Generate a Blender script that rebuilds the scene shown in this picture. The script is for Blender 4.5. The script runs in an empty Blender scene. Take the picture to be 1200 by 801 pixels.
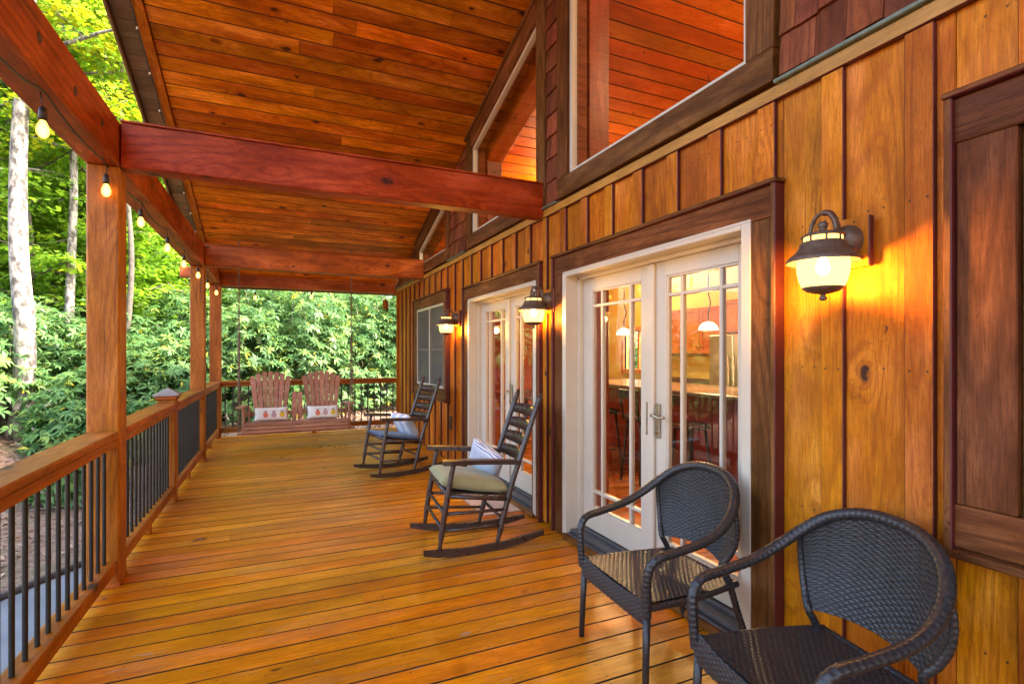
import bpy, bmesh, math, random
import numpy as np
from mathutils import Vector, Matrix, Euler
R = math.radians
scn = bpy.context.scene
COL = scn.collection
rnd = random.Random(7)

# ------------------------------------------------------------------ camera, sky, sun, exposure
CAM_H = 1.45
cam_d = bpy.data.cameras.new('camera'); cam = bpy.data.objects.new('camera', cam_d); COL.objects.link(cam)
cam.location = (0, 0, CAM_H)
cam.rotation_euler = (R(90), 0, -0.41974)
cam_d.sensor_width = 36.0; cam_d.lens = 36.0 * 611.5 / 1200.0
cam_d.shift_y = (413.2 - 400.5) / 1200.0
cam_d.clip_start = 0.02; cam_d.clip_end = 500
scn.camera = cam
SUN_EL, SUN_AZ = R(46), R(118)          # azimuth measured clockwise from +y (sun stands behind the house)
world = bpy.data.worlds.new('World'); scn.world = world; world.use_nodes = True
wn = world.node_tree.nodes; wl = world.node_tree.links
bg = wn['Background']; sky = wn.new('ShaderNodeTexSky'); sky.sky_type = 'NISHITA'; sky.sun_disc = False
sky.sun_elevation = SUN_EL; sky.sun_rotation = SUN_AZ; sky.air_density = 1.0; sky.dust_density = 5.0; sky.ozone_density = .5
wl.new(sky.outputs[0], bg.inputs[0]); bg.inputs[1].default_value = 0.15
sun_d = bpy.data.lights.new('sun', 'SUN'); sun_d.energy = 1.5; sun_d.angle = R(12.0); sun_d.color = (1, .93, .82)
sun = bpy.data.objects.new('sun', sun_d); COL.objects.link(sun)
sdir = Vector((math.sin(SUN_AZ) * math.cos(SUN_EL), math.cos(SUN_AZ) * math.cos(SUN_EL), math.sin(SUN_EL)))
sun.rotation_euler = sdir.to_track_quat('Z', 'Y').to_euler()
scn.view_settings.view_transform = 'Standard'; scn.view_settings.look = 'None'
scn.view_settings.exposure = 3.5; scn.view_settings.gamma = 1.0; scn.view_settings.use_curve_mapping = False
scn.render.engine = 'CYCLES'
cy = scn.cycles
cy.use_denoising = True
try: cy.denoiser = 'OPENIMAGEDENOISE'
except Exception: pass
cy.max_bounces = 8; cy.diffuse_bounces = 4; cy.glossy_bounces = 4; cy.transparent_max_bounces = 16; cy.transmission_bounces = 4
cy.sample_clamp_indirect = 6.0; cy.caustics_reflective = False; cy.caustics_refractive = False
cy.use_adaptive_sampling = True; cy.adaptive_threshold = 0.01

# ------------------------------------------------------------------ helpers
def tag(o, label=None, cat=None, group=None, kind=None):
    if label: o['label'] = label
    if cat: o['category'] = cat
    if group: o['group'] = group
    if kind: o['kind'] = kind
    return o
def empty(name, loc=(0, 0, 0), rz=0.0):
    o = bpy.data.objects.new(name, None); COL.objects.link(o)
    o.empty_display_size = .1; o.location = loc; o.rotation_euler = (0, 0, rz)
    return o
def put(name, me, mat=None, parent=None, M=None):
    o = bpy.data.objects.new(name, me); COL.objects.link(o)
    if mat is not None and not me.materials: me.materials.append(mat)
    if parent: o.parent = parent
    if M is not None: o.matrix_local = M
    return o
def mesh(V, F, smooth=False, name='m'):
    me = bpy.data.meshes.new(name); me.from_pydata([tuple(v) for v in V], [], [tuple(f) for f in F])
    if smooth: me.polygons.foreach_set('use_smooth', [True] * len(me.polygons))
    me.update(); return me
def ch_vf(L, W, T, b=.004, off=(0, 0, 0)):
    """chamfered box centred on off: 24 verts"""
    hx, hy, hz = L / 2, W / 2, T / 2
    b = min(b, hx * .45, hy * .45, hz * .45)
    V = []; idx = {}
    for sx in (-1, 1):
        for sy in (-1, 1):
            for sz in (-1, 1):
                for a in range(3):
                    c = [sx * (hx - b), sy * (hy - b), sz * (hz - b)]
                    c[a] = (sx * hx, sy * hy, sz * hz)[a]
                    idx[(sx, sy, sz, a)] = len(V); V.append(Vector(c))
    F = []
    for a in range(3):
        o1, o2 = [k for k in range(3) if k != a]
        for s in (-1, 1):
            q = []
            for (p1, p2) in ((-1, -1), (1, -1), (1, 1), (-1, 1)):
                k = [0, 0, 0]; k[a] = s; k[o1] = p1; k[o2] = p2
                q.append(idx[(k[0], k[1], k[2], a)])
            F.append(q)
    for a in range(3):                      # edges run along a
        o1, o2 = [k for k in range(3) if k != a]
        for s1 in (-1, 1):
            for s2 in (-1, 1):
                k0 = [0, 0, 0]; k0[o1] = s1; k0[o2] = s2
                k1 = list(k0); k0[a] = -1; k1[a] = 1
                F.append([idx[(*k0, o1)], idx[(*k1, o1)], idx[(*k1, o2)], idx[(*k0, o2)]])
    for sx in (-1, 1):
        for sy in (-1, 1):
            for sz in (-1, 1):
                F.append([idx[(sx, sy, sz, 0)], idx[(sx, sy, sz, 1)], idx[(sx, sy, sz, 2)]])
    out = []
    for f in F:
        n = (V[f[1]] - V[f[0]]).cross(V[f[2]] - V[f[0]]); c = sum((V[i] for i in f), Vector()) / len(f)
        out.append(f if n.dot(c) > 0 else f[::-1])
    o = Vector(off)
    return [v + o for v in V], out
_bc = {}
def chbox(L, W, T, b=.004, mat=None):
    k = (round(L, 3), round(W, 3), round(T, 3), round(b, 4), mat.name if mat else '')
    if k not in _bc:
        _bc[k] = mesh(*ch_vf(*k[:4]))
    return _bc[k]
def edged(o, mat, axes):
    """give the narrow side faces of a board a second colour (axes: 'y', 'z' or '-z' in its own frame)"""
    me = o.data
    key = ('edged', me.name, mat.name, axes)
    if key not in _bc:
        m2 = me.copy(); m2.materials.append(mat)
        for p in m2.polygons:
            n = p.normal
            if ('y' in axes and abs(n.y) > .6) or (axes == '-z' and n.z < -.6) or (axes in ('z', 'yz') and abs(n.z) > .6): p.material_index = 1
        _bc[key] = m2
    o.data = _bc[key]; return o
def frame(p0, p1, up=(0, 0, 1)):
    p0, p1 = Vector(p0), Vector(p1); x = (p1 - p0).normalized(); u = Vector(up)
    if abs(x.dot(u)) > .99: u = Vector((1, 0, 0))
    y = u.cross(x).normalized(); z = x.cross(y)
    M = Matrix((x, y, z)).transposed().to_4x4(); M.translation = (p0 + p1) / 2
    return M, (p1 - p0).length
def bar(name, parent, p0, p1, w, t, mat, up=(0, 0, 1), b=.004):
    """board from p0 to p1: width w sideways, thickness t along up; local X runs along the grain"""
    M, L = frame(p0, p1, up)
    return put(name, chbox(L, w, t, b, mat), mat, parent, M)
def bx(name, parent, x0, x1, y0, y1, z0, z1, mat, axis='x', b=.004):
    c = ((x0 + x1) / 2, (y0 + y1) / 2, (z0 + z1) / 2)
    if axis == 'x': return bar(name, parent, (x0, c[1], c[2]), (x1, c[1], c[2]), y1 - y0, z1 - z0, mat, b=b)
    if axis == 'y': return bar(name, parent, (c[0], y0, c[2]), (c[0], y1, c[2]), x1 - x0, z1 - z0, mat, b=b)
    return bar(name, parent, (c[0], c[1], z0), (c[0], c[1], z1), y1 - y0, x1 - x0, mat, up=(1, 0, 0), b=b)
class MB:
    """collects shapes into one mesh"""
    def __init__(s): s.V = []; s.F = []
    def add(s, V, F):
        n = len(s.V); s.V += [Vector(v) for v in V]; s.F += [[i + n for i in f] for f in F]; return s
    def box(s, x0, x1, y0, y1, z0, z1, b=.003):
        return s.add(*ch_vf(x1 - x0, y1 - y0, z1 - z0, b, ((x0 + x1) / 2, (y0 + y1) / 2, (z0 + z1) / 2)))
    def bar(s, p0, p1, w, t, up=(0, 0, 1), b=.003):
        M, L = frame(p0, p1, up); V, F = ch_vf(L, w, t, b); return s.add([M @ v for v in V], F)
    def tube(s, pts, r, seg=8, cap=True):
        return s.add(*tube_vf(pts, r, seg, cap))
    def build(s, name, mat, parent=None, smooth=False):
        return put(name, mesh(s.V, s.F, smooth), mat, parent)
def tube_vf(pts, r, seg=8, cap=True):
    pts = [Vector(p) for p in pts]; n = len(pts)
    rr = r if hasattr(r, '__len__') else [r] * n
    V = []; F = []; prev = None
    for i, p in enumerate(pts):
        t = (pts[min(i + 1, n - 1)] - pts[max(i - 1, 0)]).normalized()
        if prev is None:
            a = Vector((0, 0, 1)) if abs(t.z) < .9 else Vector((1, 0, 0))
            u = a.cross(t).normalized()
        else:
            u = (prev - t * prev.dot(t)).normalized()
        v = t.cross(u); prev = u
        for k in range(seg):
            a = 2 * math.pi * k / seg
            V.append(p + (u * math.cos(a) + v * math.sin(a)) * rr[i])
    for i in range(n - 1):
        for k in range(seg):
            k2 = (k + 1) % seg
            F.append([i * seg + k, i * seg + k2, (i + 1) * seg + k2, (i + 1) * seg + k])
    if cap:
        F.append(list(range(seg))[::-1]); F.append([(n - 1) * seg + k for k in range(seg)])
    return V, F
def tube(name, parent, pts, r, mat, seg=8, cap=True):
    return put(name, mesh(*tube_vf(pts, r, seg, cap), smooth=True), mat, parent)
def lathe_vf(prof, seg=24, off=(0, 0, 0)):
    V = []; F = []; n = len(prof); o = Vector(off)
    for (r, z) in prof:
        for k in range(seg):
            a = 2 * math.pi * k / seg; V.append(Vector((r * math.cos(a), r * math.sin(a), z)) + o)
    for i in range(n - 1):
        for k in range(seg):
            k2 = (k + 1) % seg
            F.append([i * seg + k, i * seg + k2, (i + 1) * seg + k2, (i + 1) * seg + k])
    return V, F
def lathe(name, parent, prof, mat, seg=24, loc=(0, 0, 0), M=None, smooth=True):
    o = put(name, mesh(*lathe_vf(prof, seg), smooth=smooth), mat, parent, M)
    if M is None: o.location = loc
    return o
def poly_x(name, parent, pts, x0, x1, mat):
    """prism: outline (y,z) extruded from x0 to x1"""
    n = len(pts); V = [(x0, y, z) for y, z in pts] + [(x1, y, z) for y, z in pts]
    F = [list(range(n)), [n + i for i in range(n)][::-1]] + [[i, (i + 1) % n, n + (i + 1) % n, n + i][::-1] for i in range(n)]
    me = mesh(V, F); bm = bmesh.new(); bm.from_mesh(me); bmesh.ops.recalc_face_normals(bm, faces=bm.faces); bm.to_mesh(me); bm.free()
    return put(name, me, mat, parent)
def spline(pts, n=8):
    P = [Vector(p) for p in pts]; out = []
    for i in range(len(P) - 1):
        p0, p1, p2, p3 = P[max(i - 1, 0)], P[i], P[i + 1], P[min(i + 2, len(P) - 1)]
        for k in range(n):
            t = k / n
            out.append(.5 * ((2 * p1) + (-p0 + p2) * t + (2 * p0 - 5 * p1 + 4 * p2 - p3) * t * t + (-p0 + 3 * p1 - 3 * p2 + p3) * t ** 3))
    out.append(P[-1]); return out
def dup(root, loc, rz, label=None):
    r = root.copy(); COL.objects.link(r); r.location = loc; r.rotation_euler = (0, 0, rz)
    if label: r['label'] = label
    for ch in list(root.children):
        c = ch.copy(); COL.objects.link(c); c.parent = r
        for g in ch.children:
            d = g.copy(); COL.objects.link(d); d.parent = c
    return r
def fast_quads(V, tint):
    """V (n,4,3) array of quads, tint (n,) per-quad value"""
    n = len(V); me = bpy.data.meshes.new('leaves')
    me.vertices.add(4 * n); me.vertices.foreach_set('co', V.reshape(-1).astype(np.float32))
    me.loops.add(4 * n); me.loops.foreach_set('vertex_index', np.arange(4 * n, dtype=np.int32))
    me.polygons.add(n); me.polygons.foreach_set('loop_start', np.arange(0, 4 * n, 4, dtype=np.int32))
    at = me.attributes.new('tint', 'FLOAT', 'POINT'); at.data.foreach_set('value', np.repeat(tint, 4).astype(np.float32))
    me.update(calc_edges=True); return me

# ------------------------------------------------------------------ materials
class NT:
    def __init__(s, name):
        s.m = bpy.data.materials.new(name); s.m.use_nodes = True
        s.t = s.m.node_tree; s.n = s.t.nodes; s.l = s.t.links
        s.bsdf = s.n['Principled BSDF']; s.out = s.n['Material Output']
    def node(s, typ, **kw):
        o = s.n.new('ShaderNode' + typ)
        for k, v in kw.items(): setattr(o, k, v)
        return o
    def link(s, a, b): s.l.new(a, b)
    def set(s, sock, v):
        if hasattr(v, 'is_output'): s.l.new(v, sock)
        else: sock.default_value = v
    def math(s, op, a, b=None, c=None, clamp=False):
        o = s.node('Math', operation=op, use_clamp=clamp)
        for i, v in enumerate((a, b, c)):
            if v is not None: s.set(o.inputs[i], v)
        return o.outputs[0]
    def vmath(s, op, a, b=None):
        o = s.node('VectorMath', operation=op); s.set(o.inputs[0], a)
        if b is not None: s.set(o.inputs[1], b)
        return o.outputs[0]
    def mix(s, f, a, b, blend='MIX'):
        o = s.node('Mix', data_type='RGBA', blend_type=blend); s.set(o.inputs[0], f)
        s.set(o.inputs[6], a if hasattr(a, 'is_output') else (*a[:3], 1)); s.set(o.inputs[7], b if hasattr(b, 'is_output') else (*b[:3], 1))
        return o.outputs[2]
    def noise(s, vec, scale=1, detail=2, rough=.5):
        o = s.node('TexNoise'); s.set(o.inputs['Vector'], vec); o.inputs['Scale'].default_value = scale
        o.inputs['Detail'].default_value = detail; o.inputs['Roughness'].default_value = rough; return o.outputs[0]
    def rng(s, v, a, b, c=0., d=1.):
        o = s.node('MapRange'); s.set(o.inputs[0], v)
        for i, x in enumerate((a, b, c, d)): o.inputs[i + 1].default_value = x
        return o.outputs[0]
    def bump(s, h, strength=.3, dist=.004):
        o = s.node('Bump'); s.set(o.inputs['Height'], h); o.inputs['Strength'].default_value = strength; o.inputs['Distance'].default_value = dist
        s.link(o.outputs[0], s.bsdf.inputs['Normal']); return o.outputs[0]
def wood(name, light, dark, knot=(.02, .008, .004), rough=.5, ks=5., kr=.075, g=1., bump=.35, var=.35, worn=None, ring=.5, spec=.4, streak=1.0, saw=0., screws=None, blotch=.22, checks=0.):
    t = NT(name); tc = t.node('TexCoord'); oi = t.node('ObjectInfo')
    cv = t.node('CombineXYZ')
    for i, k in enumerate((31.7, 17.3, 9.1)): t.link(t.math('MULTIPLY', oi.outputs['Random'], k), cv.inputs[i])
    P = t.vmath('ADD', tc.outputs['Object'], cv.outputs[0])
    A = t.noise(t.vmath('MULTIPLY', P, (1.5 * g, 9 * g, 9 * g)), 1, 6, .68)
    B = t.noise(t.vmath('MULTIPLY', P, (11 * g, 170 * g, 170 * g)), 1, 3, .6)
    vo = t.node('TexVoronoi'); jit = t.noise(P, 26, 2, .5)
    jv = t.node('VectorMath', operation='SCALE'); jv.inputs[0].default_value = (1, .8, .6); t.link(t.math('MULTIPLY', t.math('SUBTRACT', jit, .5), .22), jv.inputs[3])
    pj = t.vmath('ADD', t.vmath('MULTIPLY', P, (ks * .62, ks, ks)), jv.outputs[0])
    t.link(pj, vo.inputs['Vector']); vo.inputs['Scale'].default_value = 1
    sc_ = t.node('SeparateColor'); t.link(vo.outputs['Color'], sc_.inputs[0])
    D = t.math('DIVIDE', vo.outputs['Distance'], t.rng(sc_.outputs[0], 0, 1, .25, 1.45))
    km = t.rng(D, kr, kr * .55); halo = t.rng(D, kr * 1.5, kr); warp = t.rng(D, kr * 4.5, 0); warp = t.math('MULTIPLY', t.math('MULTIPLY', warp, warp), .12)
    C = t.noise(t.vmath('MULTIPLY', P, (.22 * g, 2.8 * g, 2.8 * g)), 1, 1)
    ri = t.math('SINE', t.math('MULTIPLY', t.math('ADD', C, warp), 150.))
    ri = t.math('POWER', t.rng(ri, -.3, 1.), 1.6)
    col = t.mix(t.rng(A, .5 - .22 * streak, .5 + .2 * streak), dark, light)
    col = t.mix(t.math('MULTIPLY', ri, ring), col, dark)
    col = t.mix(t.math('MULTIPLY', t.rng(B, .42, .66), .5), col, tuple(v * .55 for v in dark))
    sp_ = t.noise(t.vmath('MULTIPLY', P, (40, 110, 110)), 1, 3, .7)
    col = t.mix(t.rng(sp_, .56, .72, 0, .5), col, tuple(v * .5 for v in dark))
    bl = t.noise(t.vmath('MULTIPLY', P, (1.6, 3.2, 3.2)), 1, 4, .65)
    bm_ = t.node('HueSaturation'); t.link(col, bm_.inputs['Color']); t.link(t.rng(bl, .3, .7, 1 - blotch, 1 + blotch), bm_.inputs['Value']); t.link(t.rng(bl, .3, .7, 1.06, .97), bm_.inputs['Saturation']); col = bm_.outputs[0]
    col = t.mix(t.math('MULTIPLY', halo, .5), col, dark)
    col = t.mix(t.math('MULTIPLY', km, .9), col, knot)
    if worn:
        ge = t.node('NewGeometry')
        w1 = t.noise(t.vmath('MULTIPLY', ge.outputs['Position'], (.55, 1.6, 1)), 1, 5, .62)
        w2 = t.noise(t.vmath('MULTIPLY', P, (2.2, 22, 5)), 1, 3, .6)
        wm = t.math('MULTIPLY', t.rng(w1, .5, .72), t.rng(w2, .42, .62))
        col = t.mix(t.math('MULTIPLY', wm, .75), col, worn)
        w3 = t.noise(t.vmath('MULTIPLY', P, (7, 30, 5)), 1, 2, .5)
        col = t.mix(t.rng(w3, .70, .74, 0, .55), col, (.34, .27, .22))
    if checks:
        ck = t.noise(t.vmath('MULTIPLY', P, (.9, 70, 70)), 1, 2, .5); ck2 = t.noise(t.vmath('MULTIPLY', P, (.7, 3, 3)), 1, 1)
        col = t.mix(t.math('MULTIPLY', t.math('MULTIPLY', t.rng(ck, .64, .70), t.rng(ck2, .48, .60)), checks), col, tuple(v * .12 for v in dark))
    if screws:
        sx = t.node('SeparateXYZ'); t.link(tc.outputs['Object'], sx.inputs[0])
        dxx = t.math('SUBTRACT', t.math('FRACT', t.math('ADD', t.math('DIVIDE', sx.outputs[0], screws[0]), .37)), .5)
        dyy = t.math('SUBTRACT', t.math('ABSOLUTE', sx.outputs[1]), screws[1])
        rr_ = t.math('ADD', t.math('POWER', t.math('MULTIPLY', dxx, screws[0]), 2.), t.math('POWER', dyy, 2.))
        col = t.mix(t.rng(rr_, .0000255, .000012, 0, .85), col, (.035, .022, .015))
    bri = t.node('HueSaturation'); t.link(col, bri.inputs['Color'])
    t.link(t.rng(oi.outputs['Random'], 0, 1, 1 - var, 1 + var * .6), bri.inputs['Value'])
    r2 = t.math('FRACT', t.math('MULTIPLY', oi.outputs['Random'], 7.31))
    t.link(t.rng(r2, 0, 1, .492, .510), bri.inputs['Hue'])
    t.link(bri.outputs[0], t.bsdf.inputs['Base Color'])
    t.link(t.rng(A, .25, .75, rough + .1, rough - .08), t.bsdf.inputs['Roughness'])
    t.bsdf.inputs['Specular IOR Level'].default_value = spec
    h = t.math('ADD', t.math('MULTIPLY', B, .6), t.math('MULTIPLY', ri, .35)); h = t.math('SUBTRACT', h, t.math('MULTIPLY', km, .4))
    if saw:
        sw_ = t.noise(t.vmath('MULTIPLY', P, (210, 9, 9)), 1, 2, .6); h = t.math('ADD', h, t.math('MULTIPLY', sw_, saw))
    t.bump(h, bump, .002)
    return t.m
def plain(name, c, rough=.5, metal=0., spec=.5, nz=.15, scale=18., bump=.12, coat=0.):
    t = NT(name); tc = t.node('TexCoord')
    n = t.noise(tc.outputs['Object'], scale, 4, .6)
    col = t.mix(t.rng(n, .3, .7), tuple(x * (1 - nz) for x in c), tuple(min(1, x * (1 + nz)) for x in c))
    t.link(col, t.bsdf.inputs['Base Color']); t.link(t.rng(n, .3, .7, rough - .06, rough + .08), t.bsdf.inputs['Roughness'])
    t.bsdf.inputs['Metallic'].default_value = metal; t.bsdf.inputs['Specular IOR Level'].default_value = spec
    t.bsdf.inputs['Coat Weight'].default_value = coat
    t.bump(n, bump, .003); return t.m
def fabric(name, c, c2=None, stripe=None, rough=.9, axis=0):
    t = NT(name); tc = t.node('TexCoord'); P = tc.outputs['Object']
    n = t.noise(P, 9, 4, .6); w = t.noise(P, 420, 1)
    col = t.mix(t.rng(n, .3, .7), tuple(x * .88 for x in c), c)
    if c2:
        sp = t.node('SeparateXYZ'); t.link(P, sp.inputs[0])
        v = t.math('SINE', t.math('MULTIPLY', t.math('ADD', sp.outputs[axis], t.math('MULTIPLY', n, .012)), stripe))
        col = t.mix(t.rng(v, -.15, .25), col, c2)
    t.link(col, t.bsdf.inputs['Base Color']); t.bsdf.inputs['Roughness'].default_value = rough
    t.bsdf.inputs['Specular IOR Level'].default_value = .15; t.bsdf.inputs['Sheen Weight'].default_value = .2
    t.bump(t.math('ADD', t.math('MULTIPLY', w, .25), n), .4, .006); return t.m
def leaf_mat(name, cols, trans=.45, rough=.45, spec=.4):
    t = NT(name); a = t.node('Attribute', attribute_name='tint'); ge = t.node('NewGeometry')
    cr = t.node('ValToRGB'); t.link(a.outputs['Fac'], cr.inputs[0]); el = cr.color_ramp.elements
    while len(el) < len(cols): el.new(.5)
    for i, c in enumerate(cols): el[i].position = i / (len(cols) - 1); el[i].color = (*c, 1)
    t.link(cr.outputs[0], t.bsdf.inputs['Base Color']); t.bsdf.inputs['Roughness'].default_value = rough
    t.bsdf.inputs['Specular IOR Level'].default_value = spec
    tr = t.node('BsdfTranslucent'); hs = t.node('HueSaturation'); hs.inputs['Value'].default_value = 1.5; hs.inputs['Saturation'].default_value = 1.05; hs.inputs['Hue'].default_value = .49
    t.link(cr.outputs[0], hs.inputs['Color']); t.link(hs.outputs[0], tr.inputs[0])
    ms = t.node('MixShader'); ms.inputs[0].default_value = trans
    t.link(t.bsdf.outputs[0], ms.inputs[1]); t.link(tr.outputs[0], ms.inputs[2]); t.link(ms.outputs[0], t.out.inputs[0])
    return t.m
def glass_mat(name, tint=(.93, .95, .94), k=1.5):
    t = NT(name); tr = t.node('BsdfTransparent'); tr.inputs[0].default_value = (*tint, 1)
    gl = t.node('BsdfGlossy'); gl.inputs['Roughness'].default_value = 0.0; gl.inputs['Color'].default_value = (1, 1, 1, 1)
    lw = t.node('LayerWeight'); lw.inputs[0].default_value = .5
    ms = t.node('MixShader'); t.link(t.math('MULTIPLY_ADD', t.math('POWER', lw.outputs['Facing'], 4.5), .9 * k, .04 * k, clamp=True), ms.inputs[0])
    t.link(tr.outputs[0], ms.inputs[1]); t.link(gl.outputs[0], ms.inputs[2]); t.link(ms.outputs[0], t.out.inputs[0])
    t.n.remove(t.bsdf); return t.m
def emit_mat(name, c, strength, transp=0.):
    t = NT(name); e = t.node('Emission'); e.inputs[0].default_value = (*c, 1); e.inputs[1].default_value = strength
    if transp > 0:
        tr = t.node('BsdfTransparent'); tr.inputs[0].default_value = (1, .93, .8, 1)
        tc = t.node('TexCoord'); n = t.noise(tc.outputs['Object'], 160, 2)
        ms = t.node('MixShader'); t.link(t.rng(n, .35, .65, transp + .12, transp - .12), ms.inputs[0]); t.link(e.outputs[0], ms.inputs[1]); t.link(tr.outputs[0], ms.inputs[2]); t.link(ms.outputs[0], t.out.inputs[0])
    else: t.link(e.outputs[0], t.out.inputs[0])
    t.n.remove(t.bsdf); return t.m
def hot_mat(name, c0, s0, c1, s1):
    t = NT(name); lw = t.node('LayerWeight'); lw.inputs[0].default_value = .5; f = t.math('POWER', lw.outputs['Facing'], .8)
    e0 = t.node('Emission'); e0.inputs[0].default_value = (*c0, 1); e0.inputs[1].default_value = s0
    e1 = t.node('Emission'); e1.inputs[0].default_value = (*c1, 1); e1.inputs[1].default_value = s1
    ms = t.node('MixShader'); t.link(f, ms.inputs[0]); t.link(e0.outputs[0], ms.inputs[1]); t.link(e1.outputs[0], ms.inputs[2]); t.link(ms.outputs[0], t.out.inputs[0]); t.n.remove(t.bsdf); return t.m
W_DECK = wood('stained deck wood', (.82, .295, .009), (.50, .145, .004), rough=.36, ks=4.2, kr=.06, var=.17, worn=(.29, .17, .10), bump=.4, ring=.4, spec=.30, screws=(.40, .046), blotch=.20, checks=.5)
W_SIDE = wood('knotty siding pine', (.70, .232, .014), (.38, .092, .005), rough=.6, ks=4.4, kr=.12, var=.27, ring=.6, bump=.6, saw=1.0, blotch=.36, checks=.5, screws=(.61, .028), spec=.2)
W_CEIL = wood('knotty ceiling pine', (.95, .34, .016), (.42, .078, .003), rough=.5, ks=5.4, kr=.15, var=.40, ring=.5, streak=1.0, bump=.25, blotch=.42, spec=.18)
W_BEAM = wood('red stained fir beam', (.52, .108, .020), (.21, .032, .007), rough=.5, ks=4.4, kr=.13, var=.10, ring=.6, bump=.5, blotch=.36, saw=.6, checks=.9, spec=.2)
W_POST = wood('stained cedar post', (.46, .135, .012), (.235, .054, .005), rough=.5, ks=4.4, kr=.13, var=.12, ring=.6, bump=.5, blotch=.25, checks=.9, spec=.22)
W_BAND = wood('honey stained band board', (.50, .215, .035), (.34, .13, .02), rough=.5, ks=4, kr=.06, var=.12, ring=.3)
W_TRIM = wood('dark walnut stained trim', (.255, .096, .028), (.10, .033, .010), rough=.55, ks=4.4, kr=.09, var=.2, ring=.7, bump=.5, spec=.12, blotch=.38, saw=.7, checks=.6)
W_SHIN = wood('dark cedar shingle', (.30, .085, .030), (.12, .030, .012), rough=.65, ks=3, kr=.03, var=.4, ring=.6, bump=.7, spec=.2)
W_SOFF = wood('weathered soffit wood', (.26, .165, .09), (.15, .09, .05), rough=.7, ks=3, kr=.04, var=.3)
W_INT = wood('interior honey pine', (.74, .165, .010), (.42, .062, .004), rough=.45, ks=5, kr=.09, var=.25, ring=.3)
W_INTB = wood('interior red fir', (.36, .07, .025), (.2, .035, .014), rough=.4, ks=4, kr=.06, var=.1, ring=.3)
W_CAB = wood('kitchen cabinet pine', (.55, .19, .045), (.38, .11, .022), rough=.35, ks=4, kr=.05, var=.1, ring=.3)
W_IFLR = wood('interior oak floor', (.58, .22, .045), (.38, .12, .02), rough=.25, ks=3, kr=.03, var=.3, ring=.3)
W_SWING = wood('swing brown slat', (.55, .27, .175), (.38, .165, .10), rough=.55, ks=2, kr=.02, var=.12, ring=.25, bump=.2, spec=.25)
W_ROCK = plain('rocker dark paint', (.045, .026, .020), rough=.3, nz=.3, scale=25, spec=.5)
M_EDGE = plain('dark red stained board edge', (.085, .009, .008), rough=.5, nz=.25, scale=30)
M_GAPSHADE = plain('painted gap shade', (.035, .016, .008), rough=.9)  # shade of the deck gaps, painted on the board sides
M_GROOVE = plain('painted groove shade', (.13, .026, .004), rough=.7)  # ceiling groove shading put into the colour of the board sides
M_PLUG = plain('dark wood plug', (.05, .014, .008), rough=.6)
M_WHITE = plain('almond door paint', (.54, .47, .365), rough=.38, nz=.04, scale=6, bump=.05)
M_IRON = plain('black baluster metal', (.018, .018, .016), rough=.4, metal=.3, nz=.2)
M_BRONZE = plain('aged bronze lantern metal', (.13, .085, .058), rough=.5, metal=.35, nz=.35, scale=60, bump=.3)
M_BRASS = plain('brushed nickel handle', (.42, .36, .27), rough=.3, metal=1., nz=.1)
M_SILL = plain('grey door sill metal', (.10, .10, .105), rough=.4, metal=.4, nz=.15)
M_GRAIN = plain('green patina drip cap', (.13, .155, .11), rough=.55, metal=.2, nz=.3, scale=30)
M_WALLIN = plain('cream plaster', (.66, .44, .10), rough=.8, nz=.05, scale=4)
M_ROOF = plain('roof underlay', (.05, .045, .04), rough=.9)
M_CORD = plain('black light cord', (.02, .015, .012), rough=.5)
M_CHAIN = plain('rusty chain steel', (.20, .13, .09), rough=.5, metal=.7, nz=.4, scale=80)
M_CAPM = plain('weathered grey cap', (.22, .18, .15), rough=.7, nz=.25, scale=25)
M_GLASS = glass_mat('window glass', k=1.2)
M_GLASSD = glass_mat('door glass', (.92, .91, .87), 1.05)
M_BULB = hot_mat('filament bulb glow', (1, .50, .08), 1.0, (1, .28, .02), .34)
M_LAMPG = emit_mat('seeded lantern glass', (1, .56, .15), .40, .26)
M_LBULB = emit_mat('lantern bulb', (1, .66, .28), 6)
M_PEND = emit_mat('pendant glass shade', (1, .74, .40), .55)
M_LED = plain('clear led lump', (.75, .75, .72), rough=.25)

# ------------------------------------------------------------------ ground, path
def sstep(a, b, x):
    t = np.clip((x - a) / (b - a), 0, 1); return t * t * (3 - 2 * t)
def gz(x, y):
    x = np.asarray(x, float); y = np.asarray(y, float)
    z = -.60 + .58 * sstep(6.5, 12.5, y) + .05 * np.maximum(0, -x - 3.0) * sstep(6, 12, y) + .10 * np.maximum(0, y - 13.5)
    z = z + .02 * np.maximum(0, np.hypot(x, y) - 30)
    return z + .05 * np.sin(x * .9 + 1.3) * np.sin(y * .7) * sstep(7, 10, y)
def gzf(x, y): return float(gz(x, y))
gx = np.concatenate([np.linspace(-160, -14, 24)[:-1], np.linspace(-14, 14, 85), np.linspace(14, 160, 24)[1:]])
gy = np.concatenate([np.linspace(-120, -6, 16)[:-1], np.linspace(-6, 30, 109), np.linspace(30, 200, 28)[1:]])
GX, GY = np.meshgrid(gx, gy); GZ = gz(GX, GY) + np.random.RandomState(3).normal(0, .012, GX.shape)
nV = np.stack([GX, GY, GZ], -1).reshape(-1, 3); nx = len(gx)
gF = [[j * nx + i, j * nx + i + 1, (j + 1) * nx + i + 1, (j + 1) * nx + i] for j in range(len(gy) - 1) for i in range(nx - 1)]
t = NT('leaf litter soil'); ge = t.node('NewGeometry'); P = ge.outputs['Position']
n1 = t.noise(P, 1.1, 5, .65); n2 = t.noise(P, 22, 4, .7); n3 = t.noise(P, 3.2, 3, .6)
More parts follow.
